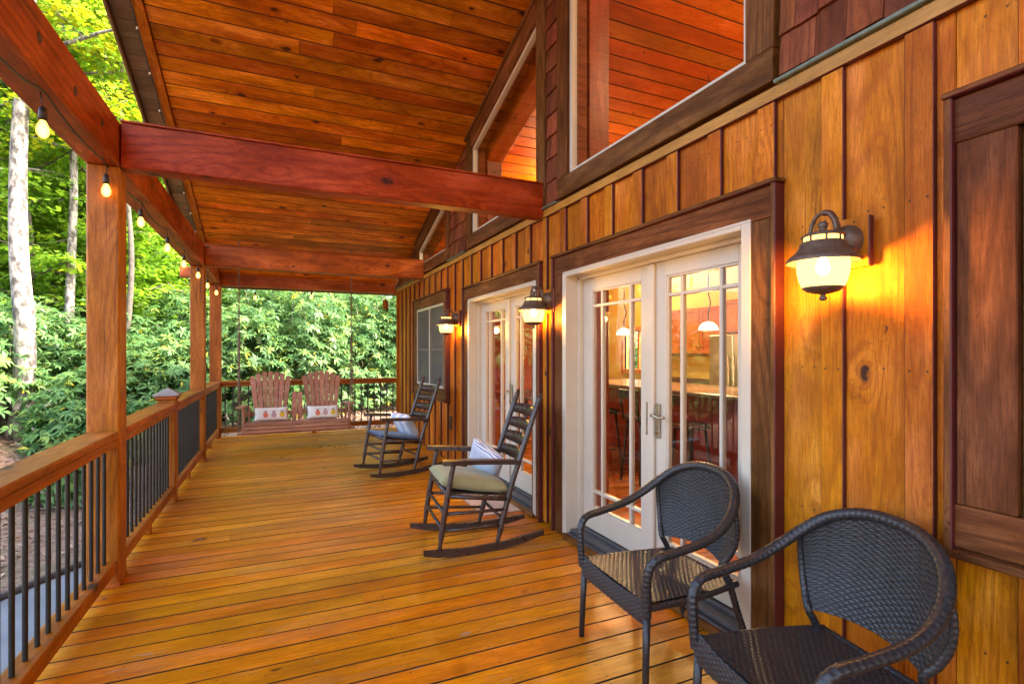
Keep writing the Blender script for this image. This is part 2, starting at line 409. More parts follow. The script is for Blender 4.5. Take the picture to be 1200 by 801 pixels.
c = t.mix(t.rng(n2, .35, .65), (.085, .048, .030), (.30, .185, .125)); c = t.mix(t.rng(n1, .52, .66, 0, .55), c, (.045, .08, .018)); c = t.mix(t.rng(n3, .6, .75, 0, .5), c, (.36, .25, .17))
t.link(c, t.bsdf.inputs['Base Color']); t.bsdf.inputs['Roughness'].default_value = .95; t.bump(n2, .9, .03)
M_SOIL = t.m
ground = put('ground', mesh(nV, gF, True), M_SOIL); tag(ground, 'leaf littered forest soil around the porch', 'ground', kind='structure')
t = NT('path concrete'); ge = t.node('NewGeometry'); n1 = t.noise(ge.outputs['Position'], 3, 5, .6); n2 = t.noise(ge.outputs['Position'], 60, 3, .6)
t.link(t.mix(t.rng(n1, .3, .7), (.13, .135, .15), (.20, .205, .22)), t.bsdf.inputs['Base Color']); t.bsdf.inputs['Roughness'].default_value = .85; t.bump(n2, .4, .004)
M_PATH = t.m
pp = [(-1.25, 6.75), (-1.45, 6.49), (-1.72, 6.07), (-2.06, 5.54), (-2.6, 4.65), (-3.5, 3.3), (-4.6, 1.0), (-5.2, -3.0), (-1.25, -3.0)]
n = len(pp); PV = [(x, y, -.545) for x, y in pp] + [(x, y, -.75) for x, y in pp]
path = put('path', mesh(PV, [list(range(n))] + [[i, i + n, (i + 1) % n + n, (i + 1) % n] for i in range(n)]), M_PATH); tag(path, 'grey concrete path running beside the deck', 'path', kind='structure')
edge = tube('path_edging', path, [(x, y, -.53) for x, y in pp[1:8]], .035, plain('dark edging timber', (.035, .028, .024), rough=.8), 6)

# ------------------------------------------------------------------ deck
DX0, DX1, DY0, DY1 = -1.125, 2.112, -4.6, 10.27
deck = empty('deck', (0, 0, 0)); tag(deck, 'orange stained plank porch deck', 'deck', kind='structure')
k = 0; y = DY1; PIT = .1462
while y > DY0:
    ya, yb = y - PIT + .0075 + rnd.uniform(-.001, .0012), y
    cuts = [DX0, DX1]
    r_ = rnd.random()
    if r_ < .16: cuts = [DX0, rnd.choice([-.35, .05, .45, .85, 1.25]), DX1]
    for a, b_ in zip(cuts[:-1], cuts[1:]):
        dz = rnd.uniform(-.0012, .0012)
        edged(bx('deck_board', deck, a + .001, b_ - .001, ya, yb, -.032 + dz, 0 + dz, W_DECK, 'x', b=.0016), M_GAPSHADE, 'y')
    y -= PIT
bx('rim_joist', deck, DX0 - .035, DX0 - .002, DY0, DY1, -.25, -.012, W_POST, 'y')
bx('rim_joist', deck, DX0, DX1, DY1 + .002, DY1 + .037, -.25, -.012, W_POST, 'x')
bx('deck_frame', deck, DX0 + .02, DX1 - .02, DY0, DY1 - .02, -.30, -.14, M_ROOF, 'y')

# ------------------------------------------------------------------ porch posts, beams, railings
BX0, BX1 = -1.085, -.905
PXC = -.988; PW = .168
posts = [(4.03, 'square wooden porch post across the deck from the green cushioned rocking chair'),
         (8.08, 'square wooden porch post in the side railing between the capped newel and the corner post'),
         (10.17, 'corner porch post where the side railing meets the railing behind the swing')]
for py, lb in posts:
    p = empty('porch_post', (PXC, py, 0)); tag(p, lb, 'post', 'posts carrying the porch side beam')
    bx('shaft', p, -PW / 2, PW / 2, -PW / 2, PW / 2, .001, 2.605, W_POST, 'z', b=.009)
    for s in (-1, 1): bx('skirt', p, -PW / 2 - .004, PW / 2 + .004, s * (PW / 2 + .008) - .006, s * (PW / 2 + .008) + .006, .002, .03, W_POST, 'x')
def beam_thing(name, p0, p1, w, tk, lb, mat=W_BEAM, grp='reddish brown roof beams of the porch'):
    e = empty(name, p0); tag(e, lb, 'beam', grp)
    q = Vector(p1) - Vector(p0)
    bar('timber', e, (0, 0, 0), q, w, tk, mat, b=.008)
    return e
BZ = (2.607 + 2.885) / 2; BT = .278
e = beam_thing('side_beam', (-.995, -7.0, BZ), (-.995, 10.30, BZ), .176, BT, 'long reddish porch beam on the posts above the side railing')
for yy in np.arange(.25, 10, .42): lathe('bolt_plug', e, [(0, .003), (.022, .003), (.024, 0)], M_PLUG, 12, M=Matrix.Translation((.0882, yy + 7.0, -.01 + .035 * math.sin(yy * 7))) @ Matrix.Rotation(R(90), 4, 'Y'))
for yy, lb, xa in ((4.02, 'cross beam butting the cabin wall between the two french doors', -.903), (8.06, 'cross beam butting the cabin wall beside the blinds window', -.903), (10.19, 'end cross beam spanning above the railing behind the swing', -1.50)):
    if xa < -1.2:
        e = empty('cross_beam', (-.903, yy, BZ)); tag(e, lb, 'beam', 'reddish brown roof beams of the porch')
        bar('timber', e, (0, 0, -.005), (2.963, 0, -.005), .14, BT + .01, W_BEAM, b=.008)
        bar('beam_tail', e, (-.60, 0, .05), (-.187, 0, .05), .14, BT - .1, W_BEAM, b=.006)
    else:
        e = beam_thing('cross_beam', (xa, yy, BZ - .002), (2.062, yy, BZ - .002), .14, BT, lb)
        bar('cap_strip', e, (0, 0, BT / 2 + .008), (2.95, 0, BT / 2 + .008), .15, .014, W_BEAM, b=.003)
def railing(name, p0, p1, lb, nb=None):
    p0, p1 = Vector(p0), Vector(p1); d = (p1 - p0); L = d.length; ang = math.atan2(d.y, d.x)
    e = empty('railing', p0, ang); tag(e, lb, 'railing', 'wood and black iron porch railing sections')
    bx('top_rail', e, 0, L, -.084, .084, .925, .968, W_POST, 'x', b=.008)
    bx('sub_rail', e, 0.001, L - .001, -.03, .075, .872, .9235, W_POST, 'x', b=.004)
    bx('bottom_rail', e, 0, L, -.022, .066, .085, .168, W_POST, 'x', b=.005)
    nb = max(2, int(L / .118)); m = None
    for i in range(nb):
        x = (i + .5) * L / nb
        if m is None:
            m = mesh(*tube_vf([(0, 0, .169), (0, 0, .871)], .0105, 10, False), smooth=True); m.materials.append(M_IRON)
        put('baluster', m, None, e, Matrix.Translation((x, .022, 0)))
    for i in range(1, max(2, int(L / 1.1))):
        x = i * L / max(2, int(L / 1.1)); bx('foot_block', e, x - .03, x + .03, -.01, .05, .001, .084, W_POST, 'z')
    return e
h = PW / 2 + .002
# side sections run towards -y so that local +y faces ... the deck (x+)
railing('r', (PXC, 4.03 - h, 0), (PXC, -2.5, 0), 'railing section running from the first big post past the wicker chairs')
railing('r', (PXC, 5.99 - .078, 0), (PXC, 4.03 + h, 0), 'railing section between the big post and the capped newel post')
railing('r', (PXC, 8.08 - h, 0), (PXC, 5.99 + .078, 0), 'railing section between the capped newel post and the next tall post')
railing('r', (PXC, 10.17 - h, 0), (PXC, 8.08 + h, 0), 'short railing section ending at the corner porch post')
railing('r', (2.07, 10.17, 0), (PXC + h, 10.17, 0), 'end railing behind the hanging swing, meeting the cabin wall')
nw = empty('newel_post', (PXC, 5.99, 0)); tag(nw, 'short newel post with grey pyramid cap in the side railing', 'post')
bx('shaft', nw, -.075, .075, -.075, .075, .001, 1.0, W_POST, 'z', b=.006)
bx('collar', nw, -.088, .088, -.088, .088, 1.0005, 1.035, W_POST, 'x', b=.006)
put('cap', mesh([(-.105, -.105, 1.036), (.105, -.105, 1.036), (.105, .105, 1.036), (-.105, .105, 1.036), (-.105, -.105, 1.05), (.105, -.105, 1.05), (.105, .105, 1.05), (-.105, .105, 1.05), (0, 0, 1.115)],
   [[3, 2, 1, 0], [0, 1, 5, 4], [1, 2, 6, 5], [2, 3, 7, 6], [3, 0, 4, 7], [4, 5, 8], [5, 6, 8], [6, 7, 8], [7, 4, 8]]), M_CAPM, nw)

# ------------------------------------------------------------------ porch roof
CM, CZ0 = .295, 5.77
def cz(y): return CZ0 - CM * y
RIDGE = .6
roof = empty('porch_roof', (0, 0, 0)); tag(roof, 'sloping porch roof lined with knotty reddish pine boards', 'roof')
def cz2(y): return cz(y) if y >= RIDGE else cz(2 * RIDGE - y)
CP = .166; SL = math.sqrt(1 + CM * CM)
def slope_boards(parent, name, x0, x1, y0, y1, mat, dz=0., jog=True):
    y = y0
    while y < y1:
        ya, yb = y + .0035, y + CP - .0035
        zc = cz((ya + yb) / 2) + dz
        cuts = [x0, x1]
        if jog and rnd.random() < .6: cuts = [x0, x0 + (x1 - x0) * rnd.uniform(.25, .8), x1]
        for a, b_ in zip(cuts[:-1], cuts[1:]):
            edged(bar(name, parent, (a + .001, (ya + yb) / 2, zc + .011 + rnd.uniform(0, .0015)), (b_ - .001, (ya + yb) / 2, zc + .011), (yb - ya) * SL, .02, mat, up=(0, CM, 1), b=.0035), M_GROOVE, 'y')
        y += CP
slope_boards(roof, 'ceiling_board', -1.0, 2.09, RIDGE, 10.5, W_CEIL)
# roof deck (both slopes) above the boards
def slab(name, parent, x0, x1, ya, za, yb, zb, th, mat):
    V = [(x, y, z + o) for x in (x0, x1) for (y, z) in ((ya, za), (yb, zb)) for o in (0, th)]
    F = [[0, 1, 3, 2], [4, 6, 7, 5], [0, 4, 5, 1], [2, 3, 7, 6], [0, 2, 6, 4], [1, 5, 7, 3]]
    return put(name, mesh(V, F), mat, parent)
slab('roof_deck', roof, -1.27, 7.2, RIDGE, cz(RIDGE) + .035, 10.6, cz(10.6) + .035, .16, M_ROOF)
slab('roof_deck', roof, -1.27, 7.2, RIDGE, cz(RIDGE) + .035, RIDGE - 8.2, cz(RIDGE + 8.2) + .035, .16, M_ROOF)  # unseen back slope, extended with its ceiling to dim light from behind
slab('back_slope_ceiling', roof, -1.25, 2.09, RIDGE, cz(RIDGE), RIDGE - 8.2, cz(RIDGE + 8.2), .02, W_CEIL)
up = (0, CM, 1)
bar('rake_trim', roof, (-1.042, RIDGE, cz(RIDGE) - .006), (-1.042, 10.5, cz(10.5) - .006), .078, .03, W_CEIL, up=up)
y = RIDGE
while y < 10.5:
    bar('soffit_board', roof, (-1.25, y + .09, cz(y + .09) + .014), (-1.083, y + .09, cz(y + .09) + .014), .176 * SL, .018, W_SOFF, up=up); y += .18
bar('rake_fascia', roof, (-1.268, RIDGE, cz(RIDGE) + .09), (-1.268, 10.62, cz(10.62) + .09), .024, .24, W_SOFF, up=up)
bx('eave_fascia', roof, -1.25, 7.0, 10.60, 10.63, cz(10.6) - .04, cz(10.6) + .19, W_SOFF, 'x')

# ------------------------------------------------------------------ cabin wall
cabin = empty('cabin', (2.11, 0, 0)); tag(cabin, 'rustic cabin with board and batten wall, shingled gable and white framed doors', 'cabin')
OFF = Matrix.Translation((-2.11, 0, 0))
def cb(name, x0, x1, y0, y1, z0, z1, mat, axis='z', parent=None, b=.003):
    return bx(name, parent or cabin, x0 - 2.11, x1 - 2.11, y0, y1, z0, z1, mat, axis, b)
WY0, WY1 = -7.4, 10.0
OPEN = [(1.66, 3.76, 0, 2.235), (3.985, 6.045, 0, 2.235), (6.72, 8.63, .785, 2.31), (-.9, 1.0, .785, 2.31)]
BANDZ = 2.60
def zsegs(a, b, z0, z1):
    m = (a + b) / 2
    for (oa, ob, za, zb) in OPEN:
        if oa < m < ob:
            out = []
            if za > z0 + .02: out.append((z0, za))
            if zb < z1 - .02: out.append((zb, z1))
            return out
    return [(z0, z1)]
bc = [1.10 + .3178 * k for k in range(-26, 29)]
bc = [y for y in bc if WY0 < y < WY1 - .05]
edges = [WY0] + bc + [WY1]
for a, b_ in zip(edges[:-1], edges[1:]):
    cuts = sorted({a, b_} | {q for o in OPEN for q in o[:2] if a + .015 < q < b_ - .015})
    for c0, c1 in zip(cuts[:-1], cuts[1:]):
        for z0, z1 in zsegs(c0, c1, .012, BANDZ + .01):
            cb('siding_board', 2.090, 2.110, c0 + .001, c1 - .001, z0, z1, W_SIDE)
for y in bc:
    for z0, z1 in zsegs(y, y, .013, BANDZ - .002):
        a, b_ = y - .047, y + .047
        for (oa, ob, za, zb) in OPEN:          # clip against trims
            if not (z1 <= za + .01 or z0 >= zb - .01):
                if a < oa < b_: b_ = oa - .002
                if a < ob < b_: a = ob + .002
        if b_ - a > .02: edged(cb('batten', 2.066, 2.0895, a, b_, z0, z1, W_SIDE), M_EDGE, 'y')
cb('corner_board', 2.055, 2.125, 9.995, 10.06, .01, 2.66, W_SIDE)
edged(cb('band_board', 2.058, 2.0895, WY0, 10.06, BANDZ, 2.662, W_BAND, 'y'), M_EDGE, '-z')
# inner wall body with the openings left free
wb = MB()
full = [(WY0, -.72), (.82, 1.80), (3.60, 4.07), (5.88, 6.88), (8.44, 10.0)]
for a, b_ in full: wb.box(.001, .13, a, b_, 0, 2.66, .001)
for a, b_ in ((1.80, 3.60), (4.07, 5.88)): wb.box(.001, .13, a, b_, 2.08, 2.66, .001)
for a, b_ in ((-.72, .82), (6.88, 8.44)): wb.box(.001, .13, a, b_, 0, .94, .001); wb.box(.001, .13, a, b_, 2.12, 2.66, .001)
wb.build('wall', M_WALLIN, cabin)
# gable part
WIN = [(1.842, 3.555), (4.088, 5.80), (6.825, 8.37)]
SILLZ = 2.845
def gable(a, b_, z0=2.662):
    ys = [a, b_] if not (a < RIDGE < b_) else [a, RIDGE, b_]
    pts = [(a, z0), (b_, z0)] + [(y, cz2(y) + .02) for y in ys[::-1]]
    o = poly_x('gable_wall', cabin, pts, -.012, .13, W_SHIN); return o
for a, b_ in ((WY0, WIN[0][0]), (WIN[0][1], WIN[1][0]), (WIN[1][1], WIN[2][0]), (WIN[2][1], 10.0)): gable(a, b_)
for a, b_ in WIN: cb('gable_wall', 2.098, 2.24, a, b_, 2.663, SILLZ, W_SHIN, 'y')
# shingles
def shingles(a, b_, z0, ztop):
    z = z0; row = 0
    while z < ztop:
        y = a
        while y < b_ - .02:
            w = rnd.uniform(.10, .19); y1 = min(b_, y + w)
            if b_ - y1 < .05: y1 = b_
            zt = min(z + .30, cz2(y) - .03, cz2(y1) - .03)
            if zt - z > .06:
                hh = zt - z; dzz = rnd.uniform(-.006, .006)
                # wedge: thick at the butt, thin at the top
                x0 = -.030 - .004 * rnd.random(); g2 = .0015
                V = [(x0 - .012, y + g2, z + dzz), (x0 - .012, y1 - g2, z + dzz), (-.0125, y1 - g2, z + dzz), (-.0125, y + g2, z + dzz),
                     (-.017, y + g2, zt), (-.017, y1 - g2, zt), (-.0125, y1 - g2, zt), (-.0125, y + g2, zt)]
                F = [[0, 1, 2, 3], [4, 7, 6, 5], [0, 4, 5, 1], [1, 5, 6, 2], [2, 6, 7, 3], [3, 7, 4, 0]]
                c0 = Vector((-.02, (y + y1) / 2, (z + zt) / 2))
                # local X along the grain (up)
                Mi = Matrix(((0, 0, 1), (0, 1, 0), (-1, 0, 0))).to_4x4()
                me = mesh([Mi @ (Vector(v) - c0) for v in V], F); me.materials.append(W_SHIN)
                put('shingle', me, None, cabin, Matrix.Translation(c0) @ Mi.inverted())
            y = y1
        z += .185; row += 1
shingles(3.725, 3.975, 2.70, 4.7); shingles(6.03, 6.70, 2.70, 4.1); shingles(8.56, 9.98, 2.70, 3.3); shingles(.45, 1.668, 2.70, 5.2)
for a, b_ in ((3.72, 3.98), (6.02, 6.71), (8.55, 10.06), (-1.5, 1.672)): cb('drip_cap', 2.035, 2.0895, a, b_, 2.664, 2.682, M_GRAIN, 'y', b=.005)
# upper windows
def upper_window(a, b_):
    w = empty('upper_window'); w.parent = cabin
    ta, tb = cz(a) - .2, cz(b_) - .2
    x0 = -.058
    # dark trim
    bx('trim_board', w, x0, -.0125, a - .155, b_ + .155, 2.69, SILLZ, W_TRIM, 'y')
    bx('trim_board', w, x0, -.0125, a - .158, a, SILLZ + .001, min(cz(a - .158) - .03, 6), W_TRIM, 'z')
    bx('trim_board', w, x0, -.0125, b_, b_ + .158, SILLZ + .001, cz(b_ + .158) - .03, W_TRIM, 'z')
    bar('trim_board', w, (-.038, a, cz(a) - .105), (-.038, b_, cz(b_) - .105), .04, .186, W_TRIM, up=up)
    bar('rake_strip', w, (-.052, a - .16, cz(a - .16) - .02), (-.052, b_ + .16, cz(b_ + .16) - .02), .07, .03, W_TRIM, up=up)
    # pale frame
    fx0, fx1 = -.030, .018
    f = MB()
    ft = .034
    f.box(fx0, fx1, a, b_, SILLZ, SILLZ + ft)
    f.box(fx0, fx1, a, a + ft, SILLZ + ft, ta - .01); f.box(fx0, fx1, b_ - ft, b_, SILLZ + ft, tb)
    f.bar(((fx0 + fx1) / 2, a, ta - .02), ((fx0 + fx1) / 2, b_, tb - .02), fx1 - fx0 - .002, ft, up=up)
    f.build('window_frame', M_WHITE, w)
    i = ft - .004
    poly_x('pane', w, [(a + i, SILLZ + i), (b_ - i, SILLZ + i), (b_ - i, tb - i), (a + i, ta - i)], -.004, .002, M_GLASS)
for a, b_ in WIN: upper_window(a, b_)
# trims round doors and windows
def casing(parent, a, b_, z0, z1, w, door):
    xo, xi = -.062, -.0205
    th = .165
    bx('trim_board', parent, xo, xi, a + .001, b_ - .001, z1 - th, z1 - .018, W_TRIM, 'y')
    bx('trim_board', parent, xo, xi, a + .02, a + th + .012, z0 + (.004 if door else th), z1 - th - .002, W_TRIM, 'z')
    bx('trim_board', parent, xo, xi, b_ - th - .012, b_ - .02, z0 + (.004 if door else th), z1 - th - .002, W_TRIM, 'z')
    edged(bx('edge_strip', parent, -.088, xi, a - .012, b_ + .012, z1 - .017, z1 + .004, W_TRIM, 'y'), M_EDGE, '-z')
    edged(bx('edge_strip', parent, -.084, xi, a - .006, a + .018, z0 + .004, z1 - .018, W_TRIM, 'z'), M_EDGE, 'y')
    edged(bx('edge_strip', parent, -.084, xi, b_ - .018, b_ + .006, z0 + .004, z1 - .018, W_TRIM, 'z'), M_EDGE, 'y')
    if not door:
        bx('trim_board', parent, xo, xi, a + .001, b_ - .001, z0 + .022, z0 + th - .002, W_TRIM, 'y')
        bx('sill', parent, -.098, xi, a - .015, b_ + .015, z0 - .006, z0 + .02, W_TRIM, 'y')
def handle(parent, y, s, z=1.03):
    hnd = MB(); x = .060
    hnd.box(x, x + .010, y - .018, y + .018, z - .115, z + .10, .003)
    hnd.tube([(x, y, z + .03), (x - .05, y, z + .03)], .010, 10)
    hnd.tube(spline([(x - .045, y, z + .03), (x - .052, y + s * .03, z + .032), (x - .052, y + s * .08, z + .022), (x - .050, y + s * .125, z + .028)], 5), [.010] * 6 + [.008] * 10, 10)
    hnd.tube([(x, y, z - .075), (x - .012, y, z - .075)], .011, 10)
    return hnd.build('handle', M_BRASS, parent)
def french_door(y0, trim):
    d = empty('french_door'); d.parent = cabin
    a, b_ = y0 + 1.837, y0 + 3.569
    casing(d, trim[0], trim[1], 0, 2.235, .165, True)
    f = MB()                                   # pale jamb
    f.box(-.068, .125, a - .035, a + .020, .03, 2.07); f.box(-.068, .125, b_ - .020, b_ + .035, .03, 2.07); f.box(-.066, .124, a - .034, b_ + .034, 2.0705, 2.085); f.box(-.067, .124, a + .0205, b_ - .0205, 2.045, 2.070)
    f.box(.04, .13, a + .018, a + .045, .05, 2.046); f.box(.04, .13, b_ - .045, b_ - .018, .05, 2.046); f.box(.04, .13, a + .02, b_ - .02, 2.02, 2.046)
    f.build('door_frame', M_WHITE, d)
    t_ = MB(); t_.box(-.060, .13, a + .001, b_ - .001, .004, .05, .004); t_.box(-.03, .05, a + .022, b_ - .022, .05, .075, .006); t_.box(.05, .13, a + .022, b_ - .022, .05, .095, .006)
    t_.build('threshold', M_SILL, d)
    bx('kick_board', d, -.085, -.0605, a + .001, b_ - .001, .002, .045, W_TRIM, 'y')
    mid = (a + b_) / 2 - .02
    LX0, LX1 = .078, .122
    for s in (0, 1):
        la, lb_ = (mid + .003, b_ - .047) if s else (a + .047, mid - .003)
        st = .118
        ga, gb, g0, g1 = la + st, lb_ - st, .27, 1.925
        f = MB(); f.box(LX0, LX1, la, ga, .10, 2.02); f.box(LX0, LX1, gb, lb_, .10, 2.02)
        f.box(LX0, LX1, ga, gb, .10, g0); f.box(LX0, LX1, ga, gb, g1, 2.02)
        # glazing bead
        for (q0, q1, z0, z1) in ((ga, ga + .012, g0, g1), (gb - .012, gb, g0, g1), (ga + .012, gb - .012, g0, g0 + .012), (ga + .012, gb - .012, g1 - .012, g1)):
            f.box(LX0 + .006, LX1 - .006, q0, q1, z0, z1, .002)
        f.build('door_leaf', M_WHITE, d)
        v = [ga + .128, gb - .128]; hz = [g0 + .125, g1 - .118]; mw = .011
        for q in v: bx('muntin', d, LX0 + .004, LX1 - .004, q - mw, q + mw, g0 + .012, g1 - .012, M_WHITE, 'z')
        for q in hz:
            for (c0, c1) in ((ga + .012, v[0] - mw), (v[0] + mw, v[1] - mw), (v[1] + mw, gb - .012)):
                bx('muntin', d, LX0 + .004, LX1 - .004, c0, c1, q - mw, q + mw, M_WHITE, 'y')
        ys = [ga + .012, v[0], v[1], gb - .012]; zs = [g0 + .012, hz[0], hz[1], g1 - .012]
        for i in range(3):
            for j in range(3):
                o = bx('pane', d, .097, .101, ys[i] + .0005, ys[i + 1] - .0005, zs[j] + .0005, zs[j + 1] - .0005, M_GLASSD, 'z', b=.0004)
        hy = la + .055 if s else lb_ - .055
        if not s: handle(d, hy, -1)
        else:
            hh = MB(); hh.box(.066, .078, hy - .004, hy + .004, .92, 1.13, .002); hh.build('handle', M_BRASS, d)
    bx('astragal', d, .052, .0775, mid - .028, mid + .028, .11, 2.015, M_WHITE, 'z', b=.008)
    return d
french_door(0, (1.66, 3.76)); french_door(2.272, (3.985, 6.045))
t = NT('grey insect screen'); tr_ = t.node('BsdfTransparent'); df_ = t.node('BsdfDiffuse'); df_.inputs[0].default_value = (.16, .15, .135, 1); ms_ = t.node('MixShader'); ms_.inputs[0].default_value = .42
tcs = t.node('TexCoord'); t.link(t.rng(t.noise(tcs.outputs['Object'], 30, 2), .3, .7, .38, .46), ms_.inputs[0])
t.link(tr_.outputs[0], ms_.inputs[1]); t.link(df_.outputs[0], ms_.inputs[2]); t.link(ms_.outputs[0], t.out.inputs[0]); t.n.remove(t.bsdf); M_SCREEN = t.m
M_GLASSW = glass_mat('dull window glass', (.85, .85, .84), .45)
M_BLIND = plain('grey window blind', (.26, .24, .21), rough=.7, nz=.05)
def side_window(a, b_):
    w = empty('window'); w.parent = cabin
    casing(w, a, b_, .785, 2.31, .165, False)
    f0, f1, z0, z1 = a + .192, b_ - .192, .952, 2.143
    f = MB(); f.box(-.050, .07, f0, f0 + .030, z0, z1); f.box(-.050, .07, f1 - .030, f1, z0, z1); f.box(-.050, .07, f0 + .030, f1 - .030, z0, z0 + .035); f.box(-.050, .07, f0 + .030, f1 - .030, z1 - .035, z1)
    m = (f0 + f1) / 2; f.box(-.048, .07, m - .018, m + .018, z0 + .035, z1 - .035)
    f.build('window_frame', M_WHITE, w)
    for (q0, q1) in ((f0 + .030, m - .018), (m + .018, f1 - .030)):
        zm = (z0 + z1) / 2 - .05
        s = MB(); s.box(-.042, -.018, q0 + .0005, q1 - .0005, zm - .014, zm + .014); s.box(-.042, -.018, q0 + .0005, q0 + .012, z0 + .036, zm - .0145); s.box(-.042, -.018, q1 - .012, q1 - .0005, z0 + .036, zm - .0145)
        s.build('sash', M_WHITE, w)
        bx('pane', w, -.030, -.026, q0 + .001, q1 - .001, z0 + .036, zm - .017, M_GLASSW, 'z', b=.0004)
        bx('pane', w, -.024, -.020, q0 + .001, q1 - .001, zm + .0185, z1 - .036, M_GLASSW, 'z', b=.0004)
        bx('insect_screen', w, -.0455, -.0440, q0 + .001, q1 - .001, z0 + .036, z1 - .036, M_SCREEN, 'z', b=.0003)
        zz = z0 + .05
        while zz < z1 - .05:
            bar('blind_slat', w, (.035, q0 + .002, zz), (.035, q1 - .002, zz), .004, .046, M_BLIND, up=(.16, 0, 1), b=.001); zz += .036
side_window(6.72, 8.63); side_window(-.9, 1.0)
M_DARKBOX = plain('brown outlet plastic', (.05, .03, .02), rough=.4)
sw = cb('outlet_box', 2.05, 2.0655, 6.55, 6.625, .44, .62, M_DARKBOX, 'z', b=.006)
# ------------------------------------------------------------------ cabin interior
IX0, IX1, IY0, IY1 = 2.245, 6.55, -3.0, 9.95
ifl = empty('interior_floor'); ifl.parent = cabin
y = IY1
while y > .8:
    cb('floor_board', IX0, IX1, y - .118, y, -.01, .012 + rnd.uniform(-.0008, .0008), W_IFLR, 'x', ifl, b=.002); y -= .12
cb('subfloor', IX0, IX1, IY0, IY1, -.06, -.011, M_ROOF, 'y', ifl)
wi = MB()
KW = (8.05, 8.95, 1.12, 1.88)         # kitchen window in the back wall (y0,y1,z0,z1)
bx1 = IX1 - 2.11
wi.box(bx1, bx1 + .1, IY0, KW[0], 0, 3.4, .001); wi.box(bx1, bx1 + .1, KW[1], IY1, 0, 3.3, .001); wi.box(bx1, bx1 + .1, KW[0], KW[1], 0, KW[2], .001); wi.box(bx1, bx1 + .1, KW[0], KW[1], KW[3], 3.3, .001)
ew = MB(); ew.box(.135, bx1, IY1, IY1 + .1, 0, 3.2, .001); ew.build('interior_wall', W_INTB, cabin)
wi.box(.135, bx1, IY0 - .1, IY0, 0, 4.6, .001)
wi.build('interior_wall', M_WALLIN, cabin)
poly_x('interior_wall', cabin, [(IY0, 3.4)] + [(IY1, 3.0)] + [(y, cz2(y) + .01) for y in (IY1, RIDGE, IY0)], bx1, bx1 + .1, M_WALLIN)
ice = empty('interior_ceiling'); ice.parent = cabin; ice.location = (-2.11, 0, 0)
slope_boards(ice, 'ceiling_board', 2.245, IX1, RIDGE, IY1, W_INT, 0., False)
slab('back_slope_ceiling', ice, 2.245, IX1, RIDGE, cz(RIDGE), RIDGE - 4, cz(RIDGE + 4), .02, W_INT)
bar('purlin', ice, (2.25, 2.05, cz(2.05) - .10), (IX1, 2.05, cz(2.05) - .10), .14, .19, W_INT, up=up)
bar('rafter', ice, (2.40, 4.05, cz(4.05) - .14), (2.40, 9.5, cz(9.5) - .14), .20, .22, W_INT, up=up)
bar('rafter', ice, (5.0, RIDGE, cz(RIDGE) - .12), (5.0, 9.9, cz(9.9) - .12), .18, .24, W_INT, up=up)
cb('column', 2.30, 2.50, 3.62, 3.98, .013, cz(3.98) - .05, W_INTB, 'z', b=.008)
cb('column', 2.30, 2.50, 5.90, 6.06, .013, cz(6.06) - .05, W_INTB, 'z', b=.008)
kwf = MB(); y0, y1, z0, z1 = KW
kwf.box(bx1 - .02, bx1 + .06, y0 - .09, y0, z0 - .09, z1 + .09); kwf.box(bx1 - .02, bx1 + .06, y1, y1 + .09, z0 - .09, z1 + .09); kwf.box(bx1 - .02, bx1 + .06, y0, y1, z1, z1 + .09); kwf.box(bx1 - .06, bx1 + .06, y0, y1, z0 - .09, z0); kwf.box(bx1 + .01, bx1 + .05, (y0 + y1) / 2 - .025, (y0 + y1) / 2 + .025, z0, z1)
kwf.build('kitchen_window_frame', W_CAB, cabin)
# kitchen things
def cabinet(y0, y1, z0, z1, x0, x1, lb, n):
    e = empty('kitchen_cabinet', (x0, y0, z0)); tag(e, lb, 'cabinet', 'pine kitchen cabinets')
    bx('carcass', e, .022, x1 - x0, 0, y1 - y0, 0, z1 - z0, W_CAB, 'z')
    w = (y1 - y0) / n
    for i in range(n):
        f = MB(); a, b_ = i * w + .006, (i + 1) * w - .006; H = z1 - z0
        f.box(0, .021, a, a + .06, .01, H - .01); f.box(0, .021, b_ - .06, b_, .01, H - .01); f.box(0, .021, a + .06, b_ - .06, .01, .07); f.box(0, .021, a + .06, b_ - .06, H - .07, H - .01); f.box(.010, .021, a + .06, b_ - .06, .07, H - .07)
        o = f.build('cabinet_door', W_CAB, e)
        yk = b_ - .035 if i % 2 == 0 else a + .035
        lathe('knob', o, [(0, .02), (.012, .018), (.012, .008), (.005, 0)], M_IRON, 8, M=Matrix.Translation((0, yk, .12 if z0 > 1 else H - .12)) @ Matrix.Rotation(R(-90), 4, 'Y'))
cabinet(6.0, 7.75, 1.43, 2.18, 6.17, 6.545, 'upper pine kitchen cabinets over the back counter', 4)
cabinet(5.0, 5.98, 1.75, 2.25, 6.17, 6.545, 'short pine cabinet above the refrigerator', 2)
cabinet(6.0, 9.8, .02, .87, 5.97, 6.545, 'base cabinets under the back counter', 7)
M_COUNTER = plain('speckled stone counter', (.17, .12, .085), rough=.22, nz=.4, scale=90, bump=.02)
M_RED = plain('red painted bar panel', (.20, .016, .013), rough=.4, nz=.15, scale=6)
M_STEEL = plain('brushed fridge steel', (.45, .43, .38), rough=.32, metal=.9, nz=.06, scale=3)
ct = empty('counter_top', (5.93, 6.0, .872)); tag(ct, 'stone back counter top below the kitchen window', 'counter')
bx('slab', ct, 0, .615, 0, 3.8, 0, .04, M_COUNTER, 'y', b=.006); bx('backsplash', ct, .595, .614, 0, 2.0, .041, .14, M_COUNTER, 'y')
fr = empty('refrigerator', (5.86, 5.02, .014)); tag(fr, 'steel refrigerator under the short cabinet', 'refrigerator')
